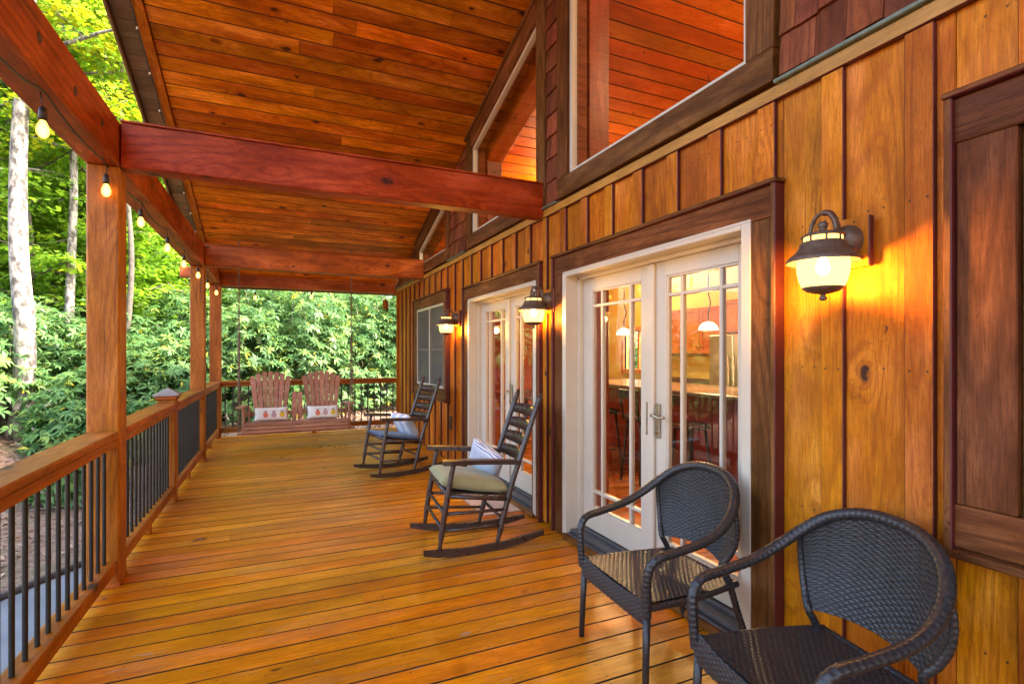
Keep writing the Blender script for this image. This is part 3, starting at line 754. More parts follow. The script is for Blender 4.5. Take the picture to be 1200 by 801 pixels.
bx('body', fr, .05, .66, 0, .90, 0, 1.70, M_STEEL, 'z', b=.01); bx('door', fr, 0, .048, .003, .447, .02, 1.695, M_STEEL, 'z', b=.012); bx('door', fr, 0, .048, .453, .897, .02, 1.695, M_STEEL, 'z', b=.012)
for s in (.40, .50): tube('handle', fr, [(-.03, s, .5), (-.03, s, 1.4)], .012, M_STEEL, 8)
isl = empty('kitchen_island', (4.1, 3.3, .013)); tag(isl, 'kitchen bar island with red panelled front and stone top', 'island')
for i in range(16): bx('front_board', isl, 0, .02, i * .2 + .002, i * .2 + .198, 0, 1.0, M_RED, 'z')
bx('body', isl, .021, .7, 0, 3.2, 0, 1.0, M_RED, 'z'); bx('top', isl, -.32, .75, -.08, 3.28, 1.001, 1.045, M_COUNTER, 'y', b=.01)
M_STOOL = plain('dark stool wood', (.03, .018, .014), rough=.35)
def stool(x, y, rz, lb):
    s = empty('bar_stool', (x, y, .0135), rz); tag(s, lb, 'stool', 'dark stools along the red bar')
    lathe('seat', s, [(0, .74), (.17, .74), (.19, .725), (.19, .70), (.17, .69), (0, .69)], M_STOOL, 20)
    for a in range(4):
        c_, s_ = math.cos(a * 1.5708 + .785), math.sin(a * 1.5708 + .785); tube('leg', s, [(c_ * .14, s_ * .14, .69), (c_ * .22, s_ * .22, 0)], .016, M_STOOL, 8)
    tube('foot_ring', s, [(math.cos(a * .2618) * .19, math.sin(a * .2618) * .19, .26) for a in range(25)], .010, M_STOOL, 6, False)
    for a in (-.12, .12): tube('back_post', s, [(.15, a, .70), (.20, a, 1.02)], .013, M_STOOL, 8)
    bx('back_slat', s, .185, .205, -.15, .15, .93, 1.03, M_STOOL, 'y')
stool(3.72, 4.0, 3.1, 'dark bar stool at the red bar behind the wicker chair door'); stool(3.7, 4.75, 3.25, 'dark bar stool at the middle of the red bar'); stool(3.72, 5.5, 3.1, 'dark bar stool third along the red bar, near its far end')
def pendant(x, y, z, lb):
    p = empty('pendant_lamp', (x, y, z)); tag(p, lb, 'lamp', 'lit pendant lamps over the bar')
    lathe('shade', p, [(.02, .09), (.05, .082), (.088, .05), (.108, 0), (.102, 0), (.08, .04), (.04, .07), (.016, .075)], M_PEND, 20)
    tube('stem', p, spline([(0, 0, .10), (0, 0, .2), (.05, .02, .3), (0, 0, .42), (0, 0, .6)], 5), .008, M_IRON, 6)
    tube('cord', p, [(0, 0, .6), (0, 0, cz(y) - z)], .004, M_IRON, 6)
    l = bpy.data.lights.new('pendant_light', 'POINT'); l.energy = 9; l.color = (1, .68, .32); l.shadow_soft_size = .06
    o = bpy.data.objects.new('pendant_light', l); COL.objects.link(o); o.parent = p; o.location = (0, 0, -.03)
pendant(4.30, 4.35, 1.70, 'lit white pendant lamp hanging over the bar before the cabinets'); pendant(4.35, 5.95, 1.70, 'lit white pendant lamp hanging over the bar toward the kitchen window')
def ceiling_spot(x, y, lb, e=24):
    p = empty('ceiling_light', (x, y, cz(y) - .03)); tag(p, lb, 'lamp', 'lit round ceiling lights inside')
    lathe('glow_dome', p, [(0, -.12), (.09, -.10), (.13, -.05), (.14, 0)], M_PEND, 20); lathe('rim', p, [(.14, -.01), (.16, -.01), (.16, .03), (0, .03)], M_BRONZE, 20)
    l = bpy.data.lights.new('ceiling_lamp', 'POINT'); l.energy = e; l.color = (1, .70, .34); l.shadow_soft_size = .12
    o = bpy.data.objects.new('ceiling_lamp', l); COL.objects.link(o); o.parent = p; o.location = (0, 0, -.25)
ceiling_spot(5.6, 7.6, 'round ceiling light glowing over the back counter'); ceiling_spot(4.2, 2.2, 'round ceiling light glowing above the bar room', 26); ceiling_spot(3.6, 6.3, 'round ceiling light behind the gable windows', 20)
tb = empty('dining_table', (3.7, 7.9, .0135)); tag(tb, 'dark dining table inside behind the far french door', 'table')
bx('top', tb, -.5, .5, -.8, .8, .72, .76, M_STOOL, 'y', b=.008)
for sx in (-.42, .42):
    for sy in (-.72, .72): bx('leg', tb, sx - .035, sx + .035, sy - .035, sy + .035, 0, .719, M_STOOL, 'z')
# ------------------------------------------------------------------ wall lanterns
def lantern(y, lb, energy, x=1.895, z=1.80):
    e = empty('wall_lantern', (2.066, y, z)); tag(e, lb, 'lantern', 'lit bronze wall lanterns by the doors')
    dx = x - 2.066
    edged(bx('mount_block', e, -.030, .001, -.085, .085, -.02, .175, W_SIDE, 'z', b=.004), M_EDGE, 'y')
    lathe('back_plate', e, [(0, .055), (.03, .052), (.055, .035), (.062, .015), (.065, 0)], M_BRONZE, 24, M=Matrix.Translation((-.030, 0, .085)) @ Matrix.Rotation(R(-90), 4, 'Y'))
    bx('arm', e, -.12, -.06, -.010, .010, .06, .085, M_BRONZE, 'x')
    put('scroll_arm', mesh(*tube_vf(spline([(-.075, 0, .05), (-.088, 0, .10), (-.095, 0, .15), (-.125, 0, .185), (dx + .005, 0, .183)], 8), .012, 10), smooth=True), M_BRONZE, e)
    c = (dx, 0, 0)
    lathe('hood', e, [(.126, -.006), (.128, .002), (.117, .014), (.098, .030), (.085, .045), (.078, .066), (.072, .070), (.072, .072), (.0, .073), (.0, .066), (.068, .062), (.078, .042), (.094, .024), (.112, .008), (.121, -.004)], M_BRONZE, 32, c)
    lathe('gallery', e, [(.066, .072), (.066, .092)], M_LAMPG, 24, c)
    lathe('top_plate', e, [(0, .112), (.03, .111), (.062, .104), (.076, .096), (.076, .091), (0, .091)], M_BRONZE, 28, c)
    for k in range(8):
        a = k * .7854; tube('gallery_post', e, [(dx + .068 * math.cos(a), .068 * math.sin(a), .07), (dx + .068 * math.cos(a), .068 * math.sin(a), .094)], .004, M_BRONZE, 6)
    tube('ring_handle', e, [(dx, .052 * math.cos(a), .106 + .078 * math.sin(a)) for a in np.linspace(0, math.pi, 17)], .0075, M_BRONZE, 8)
    lathe('top_ball', e, [(0, .152), (.012, .149), (.019, .138), (.016, .127), (.010, .122), (.016, .116), (.02, .110)], M_BRONZE, 16, c)
    lathe('glass_shade', e, [(.088, .004), (.090, -.02), (.088, -.045), (.081, -.075), (.070, -.102)], M_LAMPG, 32, c)
    lathe('bottom_cap', e, [(.071, -.100), (.071, -.104), (.055, -.116), (.03, -.124), (.010, -.127), (.009, -.133), (.014, -.140), (.013, -.148), (0, -.153)], M_BRONZE, 24, c)
    lathe('bulb', e, [(0, -.055), (.014, -.052), (.024, -.035), (.022, -.012), (.012, .012), (.012, .045)], M_LBULB, 16, c)
    l = bpy.data.lights.new('lantern_light', 'POINT'); l.energy = energy; l.color = (1, .55, .10); l.shadow_soft_size = .04
    o = bpy.data.objects.new('lantern_light', l); COL.objects.link(o); o.parent = e; o.location = (dx - .035, 0, -.062)
LAN_E = 16
lantern(1.335, 'lit bronze wall lantern between the near french door and the dark framed window', LAN_E)
lantern(3.815, 'lit bronze wall lantern between the two french doors', LAN_E)
lantern(6.25, 'lit bronze wall lantern between the far french door and the blinds window', LAN_E)

# ------------------------------------------------------------------ string lights, led rope
st = empty('string_lights', (-.955, 0, 2.607)); tag(st, 'string of glowing amber bulbs hung under the side beam', 'string lights')
by = [-.1, .95, 1.97, 2.93, 3.90, 4.80, 5.75, 6.76, 7.74, 8.85, 9.85]
pts = []
for a, b_ in zip(by[:-1], by[1:]):
    for t_ in np.linspace(0, 1, 9)[:-1]: pts.append((.012 * math.sin(9 * a), a + (b_ - a) * t_, -.010 - .035 * math.sin(math.pi * t_)))
pts += [(0, 9.85, -.01), (.02, 10.05, -.01), (.06, 10.24, .0)]
far = [(-.38, 10.29, 2.47), (.54, 10.29, 2.55)]
pts += [(far[0][0] + .955, 10.29, -.03), (far[1][0] + .955, 10.29, .03), (1.3 + .955, 10.29, .0), (2.9, 10.28, .09)]
put('cord', mesh(*tube_vf(spline(pts, 3), .0055, 6), smooth=True), M_CORD, st)
sock_m = bulb_m = None
for bp in [(0.0, y, -.015) for y in by[1:]] + [(far[0][0] + .955, 10.29, -.04), (far[1][0] + .955, 10.29, .02)]:
    dr = rnd.uniform(.035, .07)
    tl = rnd.uniform(-.012, .012)
    a = MB(); a.tube([(0, 0, 0), (tl, tl, -dr)], .003, 6); a.add(*lathe_vf([(.006, 0), (.013, -.004), (.016, -.03), (.017, -.062), (0, -.062)], 12, (tl, tl, -dr)))
    s_ = a.build('socket', M_CORD, st, True); s_.location = bp
    g = lathe('bulb', st, [(.011, 0), (.019, -.018), (.025, -.037), (.023, -.057), (.013, -.072), (0, -.077)], M_BULB, 14, (bp[0] + tl, bp[1] + tl, bp[2] - dr - .062))
rp = empty('led_rope', (-1.088, RIDGE, cz(RIDGE) - .02)); tag(rp, 'thin cord of tiny unlit clear lights along the roof edge', 'string lights')
pp_ = []
for y in np.arange(0, 9.6, .12): pp_.append((.006 * math.sin(y * 13), y, -CM * y - .012 * abs(math.sin(y * 4.1)) - .006))
put('cord', mesh(*tube_vf(pp_, .005, 5), smooth=True), M_CORD, rp)
for i in range(3, len(pp_), 4):
    o = lathe('led_cap', rp, [(0, .012), (.008, .008), (.009, -.006), (0, -.016)], M_LED, 6); o.location = Vector(pp_[i]) + Vector((rnd.uniform(-.006, .006), 0, -.008))
# hanging wooden chime under end beam
ch = empty('hanging_wood_chime', (1.86, 10.1, 2.46)); tag(ch, 'small wooden cylinder hanging under the end cross beam', 'wind chime')
lathe('body', ch, [(0, .0), (.03, .0), (.055, -.02), (.058, -.15), (.045, -.175), (0, -.18)], W_POST, 14); tube('cord', ch, [(0, 0, 0), (0, .02, .14)], .004, M_CORD, 5)
# clip on the cross beam underside
# ------------------------------------------------------------------ cushions and pillows
def pillow_mesh(w, h_, t_, n=18, seed=0, pinch=.08):
    rs = np.random.RandomState(seed); V = []; F = []
    for side in (1, -1):
        for j in range(n + 1):
            for i in range(n + 1):
                u, v = -1 + 2 * i / n, -1 + 2 * j / n
                e = (1 - u ** 4) * (1 - v ** 4); th = side * t_ / 2 * (max(0, e) ** .42)
                px = 1 - pinch * (1 - abs(v) ** 2) * abs(u) ** 3; py = 1 - pinch * (1 - abs(u) ** 2) * abs(v) ** 3
                wr = 1 + .05 * math.sin(5 * u + 3 * v + seed) * math.cos(4 * v - 2 * u)
                V.append((u * w / 2 * px, v * h_ / 2 * py, th * wr))
    m = (n + 1) * (n + 1)
    for j in range(n):
        for i in range(n):
            a = j * (n + 1) + i; q = [a, a + 1, a + n + 2, a + n + 1]
            F.append(q); F.append([x + m for x in q[::-1]])
    me = mesh(V, F, True); bm = bmesh.new(); bm.from_mesh(me); bmesh.ops.remove_doubles(bm, verts=bm.verts, dist=.0008); bm.to_mesh(me); bm.free()
    return me
F_CREAM = fabric('cream canvas', (.80, .76, .68)); F_GREEN = fabric('sage cushion cloth', (.33, .31, .15)); F_NAVY = fabric('blue cushion cloth', (.07, .12, .22))
F_STRIPE = fabric('blue white ticking', (.74, .76, .80), (.24, .32, .50), 760., axis=0); F_WB = fabric('white blue pillow cloth', (.80, .82, .85), (.46, .55, .70), 60., axis=1)
F_CORAL = fabric('coral print', (.72, .20, .12)); F_PINK = fabric('dusty pink print', (.52, .33, .33)); F_YEL = fabric('yellow print', (.72, .46, .03)); F_TUFT = fabric('dark print', (.05, .05, .07))

# ------------------------------------------------------------------ hanging swing
sg = empty('porch_swing', (.265, 8.92, 0), R(1.0)); tag(sg, 'brown slatted double swing with fan backs hanging on chains', 'swing')
SWW = .735
for i, (yy, zz, tz) in enumerate([(-.30, .285, 1.1), (-.318, .335, .5), (-.30, .383, .15), (-.245, .40, 0), (-.18, .395, -.05), (-.115, .385, -.08), (-.05, .375, -.1), (.015, .362, -.12), (.08, .35, -.12)]):
    bar('seat_slat', sg, (-SWW, yy, zz), (SWW, yy, zz), .054 if i > 2 else .05, .022, W_SWING, up=(0, -math.sin(tz * 1.2), math.cos(tz * 1.2)), b=.005)
for x in (-SWW + .05, -.03, .03, SWW - .05):
    b_ = MB(); b_.bar((x, -.285, .30), (x, .12, .30), .028, .075); b_.bar((x, .10, .28), (x, .16, .62), .028, .06); b_.build('seat_support', W_SWING, sg)
bar('base_runner', sg, (-SWW - .10, -.22, .245), (SWW + .10, -.22, .245), .06, .03, W_SWING); bar('base_runner', sg, (-SWW - .10, .10, .245), (SWW + .10, .10, .245), .06, .03, W_SWING)
bar('back_rail', sg, (-SWW, .155, .50), (SWW, .155, .50), .028, .07, W_SWING); [bar('back_rail', sg, (c_ - .20, .250, .80), (c_ + .20, .250, .80), .024, .05, W_SWING) for c_ in (-.385, .385)]
for cx in (-.385, .385):
    for k in range(7):
        q = k - 3; a0 = cx + q * .060; a1 = cx + q * .088; top = 1.155 - .0085 * q * q
        # slat with rounded top, tapered: outline in local plane
        w0, w1 = .026, .0375
        zb, zt = .365, top
        yb, yt = .125, .315
        L = math.hypot(zt - zb, yt - yb)
        out = [(-w0, 0), (w0, 0), (w1, L - .02), (w1 * .6, L - .004), (0, L), (-w1 * .6, L - .004), (-w1, L - .02)]
        V = [(a0 + (a1 - a0) * (v / L) + u, yb + (yt - yb) * v / L - .011, zb + (zt - zb) * v / L) for u, v in out] + [(a0 + (a1 - a0) * (v / L) + u, yb + (yt - yb) * v / L + .011, zb + (zt - zb) * v / L) for u, v in out]
        n = len(out); F = [list(range(n)), [n + i for i in range(n)][::-1]] + [[i, n + i, n + (i + 1) % n, (i + 1) % n] for i in range(n)]
        put('back_slat', mesh(V, F), W_SWING, sg)
for x in (-.042, .042):
    V = []; out = [(-.036, .40), (.036, .40), (.036, .80), (.018, .835), (-.012, .835), (-.036, .80)]
    for yy in (.10, .122): V += [(x + u, yy, v) for u, v in out]
    n = 6; put('centre_slat', mesh(V, [list(range(n)), [n + i for i in range(n)][::-1]] + [[i, n + i, n + (i + 1) % n, (i + 1) % n] for i in range(n)]), W_SWING, sg)
for s in (-1, 1):
    bar('arm', sg, (s * (SWW + .055), -.33, .645), (s * (SWW + .03), .26, .625), .115, .026, W_SWING, b=.008)
    bar('arm_post', sg, (s * (SWW + .02), -.25, .26), (s * (SWW + .02), -.25, .631), .07, .03, W_SWING, up=(1, 0, 0))
    bar('arm_post', sg, (s * (SWW + .02), .19, .26), (s * (SWW + .02), .19, .612), .06, .03, W_SWING, up=(1, 0, 0))
def chain(parent, p0, p1):
    p0, p1 = Vector(p0), Vector(p1); L = (p1 - p0).length; n = int(L / .034); d = (p1 - p0).normalized(); mb = MB()
    a = d.cross(Vector((0, 1, .2))).normalized(); b2 = d.cross(a)
    for i in range(n):
        c = p0 + d * ((i + .5) * L / n); s = a if i % 2 else b2
        ring = [c + d * (.024 * math.cos(q)) + s * (.014 * math.sin(q)) for q in np.linspace(0, 2 * math.pi, 9)]
        mb.tube(ring, .0056, 5, False)
    return mb.build('chain', M_CHAIN, parent, True)
for s in (-1, 1):
    xs = s * (SWW + .085); knot = (xs + s * .0, -.03, 1.75)
    chain(sg, (xs, -.22, .26), knot); chain(sg, (xs, .10, .26), knot); chain(sg, knot, (xs, -.03, cz(8.92) - .005))
def lumbar(x, lb, rz):
    p = empty('lumbar_pillow', (x, 8.865, .505), R(1)); tag(p, lb, 'pillow', 'cream pillows with three printed pineapples')
    M = Euler((R(72), 0, rz)).to_matrix().to_4x4()
    put('cover', pillow_mesh(.50, .215, .12, seed=int(x * 10) + 4), F_CREAM, p, M)
    for dx, m in ((-.085, F_CORAL), (.030, F_PINK), (.145, F_YEL)):
        V = [(0, 0, .0)]; 
        f = MB(); n = 14; ring = [(math.cos(a) * .036, math.sin(a) * .042, 0) for a in np.linspace(0, 2 * math.pi, n, endpoint=False)]
        zf = lambda X_, Y_: .06 * max(0, (1 - (X_ / .25) ** 4) * (1 - (Y_ / .1075) ** 4)) ** .42 * 1.03 + .004; z = zf(dx, 0)
        f.add([(dx + q[0], q[1] - .022, zf(dx + q[0], q[1] - .022)) for q in ring] + [(dx, -.022, zf(dx, -.022) + .001)], [[i, (i + 1) % n, n] for i in range(n)])
        o = f.build('printed_pineapple', m, p); o.matrix_local = M
        g = MB()
        for q in (-.016, 0, .016): g.add([(dx + q * .3 - .006, .018, zf(dx, .018)), (dx + q * .3 + .006, .018, zf(dx, .018)), (dx + q * 1.6, .052, zf(dx, .052) + .002)], [[0, 1, 2]])
        o = g.build('printed_leaves', F_TUFT, p); o.matrix_local = M
lumbar(-.105, 'cream pineapple pillow on the swing seat beside the side railing', 0); lumbar(.645, 'cream pineapple pillow on the swing seat beside the cabin wall', R(-2))

# ------------------------------------------------------------------ rocking chairs (local +x is the front)
def rocker(loc, rz, lb):
    e = empty('rocking_chair', loc, rz); tag(e, lb, 'rocking chair', 'dark ladder back rocking chairs')
    FW, RW = .298, .246                                              # half widths at the front and rear legs
    def bow(x): return .0555 + .20 * ((x + .04) ** 2)                 # top of the rocker runner
    def wy(x): return RW + (FW - RW) * (x + .2) / .46
    for s in (-1, 1):
        xs = np.linspace(.40, -.54, 19); V = []
        for x in xs:
            yy = s * wy(x); zc = bow(x) - .030
            ht = .026 * (1 - .35 * max(0, (abs(x + .06) - .33) / .13))
            V += [(x, yy - .015, zc - ht), (x, yy + .015, zc - ht), (x, yy + .015, zc + ht), (x, yy - .015, zc + ht)]
        F = [[4 * i + a, 4 * i + (a + 1) % 4, 4 * i + 4 + (a + 1) % 4, 4 * i + 4 + a][::-1] for i in range(18) for a in range(4)] + [[0, 1, 2, 3], [72, 75, 74, 73]]
        put('rocker_runner', mesh(V, F), W_ROCK, e)
        fl = [(.285, s * FW, bow(.285) - .01), (.262, s * FW, .24), (.228, s * FW, .44), (.185, s * FW, .665)]
        tube('front_leg', e, spline(fl, 5), [.015] * 3 + [.021] * 9 + [.0185] * 4, W_ROCK, 12)
        rp_ = [(-.155, s * RW, bow(-.155) - .01), (-.205, s * RW, .24), (-.262, s * RW, .45), (-.375, s * RW, .78), (-.505, s * RW, 1.14)]
        o = tube('back_post', e, spline(rp_, 6), [.016] * 3 + [.021] * 20 + [.019, .014], W_ROCK, 12)
        for zz in (1.04, 1.065):
            tq = (zz - .78) / .36
            lathe('turned_ring', o, [(.0205, -.005), (.0245, 0), (.0205, .005)], W_ROCK, 12, M=Matrix.Translation((-.375 - .13 * tq, s * RW, zz)) @ Matrix.Rotation(R(-20), 4, 'Y'))
        V = []; ax = np.linspace(.265, -.335, 11)
        for i, x in enumerate(ax):
            u = i / 10; w = .046 - .020 * u; yc = s * (FW + .012 - (FW + .012 - RW) * u); z = .680 - .05 * u + .008 * math.sin(u * 3)
            if i == 0: w *= .7
            V += [(x, yc - w, z - .016), (x, yc + w, z - .016), (x, yc + w, z + .016), (x, yc - w, z + .016)]
        F = [[4 * i + a, 4 * i + (a + 1) % 4, 4 * i + 4 + (a + 1) % 4, 4 * i + 4 + a][::-1] for i in range(10) for a in range(4)] + [[0, 1, 2, 3], [40, 43, 42, 41]]
        put('arm', mesh(V, F), W_ROCK, e)
        for (za, zb) in ((.20, .175), (.315, .29)):
            tube('side_rung', e, [(.268 - .02 * (za > .3), s * FW, za), (-.19 - .03 * (za > .3), s * RW, zb)], .012, W_ROCK, 8)
        tube('seat_rail', e, [(.228, s * FW, .44), (-.255, s * RW, .365)], .017, W_ROCK, 10)
    for zz in (.20, .305): tube('front_rung', e, [(.27 - (zz - .2) * .15, -FW, zz + .02), (.27 - (zz - .2) * .15, FW, zz + .02)], .0125, W_ROCK, 8)
    tube('seat_rail', e, [(.228, -FW, .455), (.228, FW, .455)], .019, W_ROCK, 10)
    tube('rear_rung', e, [(-.2, -RW, .22), (-.2, RW, .22)], .012, W_ROCK, 8); tube('seat_rail', e, [(-.253, -RW, .375), (-.253, RW, .375)], .0165, W_ROCK, 8)
    nX, nY = 24, 24; V = []
    for i in range(nX + 1):
        for j in range(nY + 1):
            u = i / nX; v = j / nY * 2 - 1; hw = FW - (FW - RW) * u
            V.append((.238 - .495 * u, v * hw, 0.46 - .075 * u - .012 * (1 - v * v) + .003 * ((i + j) % 2)))
    F = [[i * (nY + 1) + j, (i + 1) * (nY + 1) + j, (i + 1) * (nY + 1) + j + 1, i * (nY + 1) + j + 1][::-1] for i in range(nX) for j in range(nY)]
    put('woven_seat', mesh(V, F), plain_seat, e)
    for zz in (.995, .885, .775, .665):                       # curved ladder slats
        xc = float(np.interp(zz, [.45, .78, 1.14], [-.262, -.375, -.505])); V = []; n = 12
        for i in range(n + 1):
            v = -1 + 2 * i / n; yy = v * (RW - .01); bow_ = -.040 * (1 - v * v); hh = .034 + .010 * (1 - v * v)
            for dz, dx in ((-hh, .004), (hh, .004), (hh, -.004), (-hh, -.004)): V.append((xc + bow_ + dx - .35 * dz, yy, zz + dz))
        F = [[4 * i + a, 4 * i + (a + 1) % 4, 4 * i + 4 + (a + 1) % 4, 4 * i + 4 + a] for i in range(n) for a in range(4)] + [[3, 2, 1, 0], [4 * n, 4 * n + 1, 4 * n + 2, 4 * n + 3]]
        put('back_slat', mesh(V, F, True), W_ROCK, e)
    return e
plain_seat = plain('woven seat cord', (.08, .05, .035), rough=.7, nz=.3, scale=90)
RA = math.atan2(.08, -1); LA = (1.335, 3.82, .0); LB = (1.285, 6.42, 0); RB = math.atan2(-.17, -1)
rocker(LA, RA, 'dark ladder back rocking chair with thick sage green seat cushion')
rocker(LB, RB, 'dark ladder back rocking chair with thin blue seat pad')
def at_local(loc, rz, p): return Matrix.Translation(loc) @ Matrix.Rotation(rz, 4, 'Z') @ Vector(p)
def cushion(me, mat, loc, rz, p, tilt, lb, cat='cushion', name='seat_cushion', roll=0, spin=0, yaw=0):
    o = put(name, me, mat); o.matrix_world = Matrix.Translation(at_local(loc, rz, p)) @ Matrix.Rotation(rz + yaw, 4, 'Z') @ Matrix.Rotation(tilt, 4, 'Y') @ Matrix.Rotation(roll, 4, 'X') @ Matrix.Rotation(spin, 4, 'Z'); tag(o, lb, cat); return o
cushion(pillow_mesh(.52, .52, .12, seed=3, pinch=.04), F_GREEN, LA, RA, (.01, 0, .485), R(-10), 'thick sage green seat cushion on the near rocking chair')
cushion(pillow_mesh(.50, .50, .05, seed=5, pinch=.04), F_NAVY, LB, RB, (.01, 0, .452), R(-9), 'thin blue seat pad on the far rocking chair')
cushion(pillow_mesh(.31, .31, .12, seed=8), F_STRIPE, LA, RA, (-.16, -.06, .60), R(-60), 'blue and white ticking pillow leaning on the green cushion', 'pillow', 'throw_pillow', spin=R(38), yaw=R(28))
cushion(pillow_mesh(.36, .30, .13, seed=9), F_WB, LB, RB, (-.15, -.02, .56), R(-50), 'white and pale blue pillow on the blue seat pad', 'pillow', 'throw_pillow', spin=R(8), yaw=R(22))

# ------------------------------------------------------------------ wicker armchairs (local +x is the front)
t = NT('dark resin wicker'); ge = t.node('NewGeometry'); tc = t.node('TexCoord'); n1 = t.noise(tc.outputs['Object'], 140, 2)
t.link(t.mix(t.rng(n1, .35, .65), (.013, .0125, .013), (.036, .033, .033)), t.bsdf.inputs['Base Color']); t.bsdf.inputs['Roughness'].default_value = .36; t.bsdf.inputs['Specular IOR Level'].default_value = .42
M_WICK = t.m
def weave_mesh(fn, nu, nv, lu, lv, p=.0105, q=.0165, amp=.0021, two=True):
    """fn(U,V)->(x,y,z) arrays on [0,1]^2; lu, lv real lengths; relief of flat strands woven over stakes"""
    U, V = np.meshgrid(np.linspace(0, 1, nu), np.linspace(0, 1, nv), indexing='ij')
    P = np.stack(fn(U, V), -1); du = np.gradient(P, axis=0); dv = np.gradient(P, axis=1); N = np.cross(du, dv); N /= np.linalg.norm(N, axis=-1, keepdims=True) + 1e-9
    row = V * lv / p; ri = np.floor(row); fr = row - ri
    cx = U * lu / q
    hgt = amp * (np.cos(math.pi * (cx + ri)) * .75) * np.sqrt(np.clip(1 - (2 * fr - 1) ** 2, 0, 1)) + amp * .8 * np.clip(1 - (2 * fr - 1) ** 4, 0, 1)
    P2 = P + N * hgt[..., None]
    Vv = P2.reshape(-1, 3); F = [[i * nv + j, (i + 1) * nv + j, (i + 1) * nv + j + 1, i * nv + j + 1] for i in range(nu - 1) for j in range(nv - 1)]
    if two:
        P3 = P - N * (.010) - N * hgt[..., None] * .0
        P3 = P3[::4, ::4]; a, b_ = P3.shape[:2]; off = len(Vv); Vv = np.concatenate([Vv, P3.reshape(-1, 3)]); F += [[off + i * b_ + j, off + i * b_ + j + 1, off + (i + 1) * b_ + j + 1, off + (i + 1) * b_ + j] for i in range(a - 1) for j in range(b_ - 1)]
    return mesh(Vv, F, True)
def wrap_tube(pts, r, seg=16, pit=.011, amp=.0009):
    """tube wrapped with slanted flat strands"""
    pts = spline(pts, 60); L = [0]
    for a, b_ in zip(pts[:-1], pts[1:]): L.append(L[-1] + (b_ - a).length)
    n = int(L[-1] / .0034); q = np.linspace(0, L[-1], n); A = np.array([tuple(p) for p in pts]); P = np.stack([np.interp(q, L, A[:, k]) for k in range(3)], -1)
    rr = r if hasattr(r, '__len__') else [r, r]
    rad = np.interp(q, np.linspace(0, L[-1], len(rr)), rr)
    V, F = tube_vf([Vector(p) for p in P], 1.0, seg)
    V = np.array([tuple(v) for v in V]).reshape(-1, seg, 3); C = P[:, None, :]; D = V[:n] - C
    ang = np.arange(seg) / seg * 2 * math.pi
    lane = np.floor(ang / (2 * math.pi) * 4)
    ph = q[:, None] / pit * math.pi + lane[None, :] * math.pi
    h_ = amp * np.cos(ph) + amp * .4 * np.cos(ang[None, :] * 4)
    V = C + D * (rad[:, None] + h_)[..., None]
    return mesh(V.reshape(-1, 3), F, True)
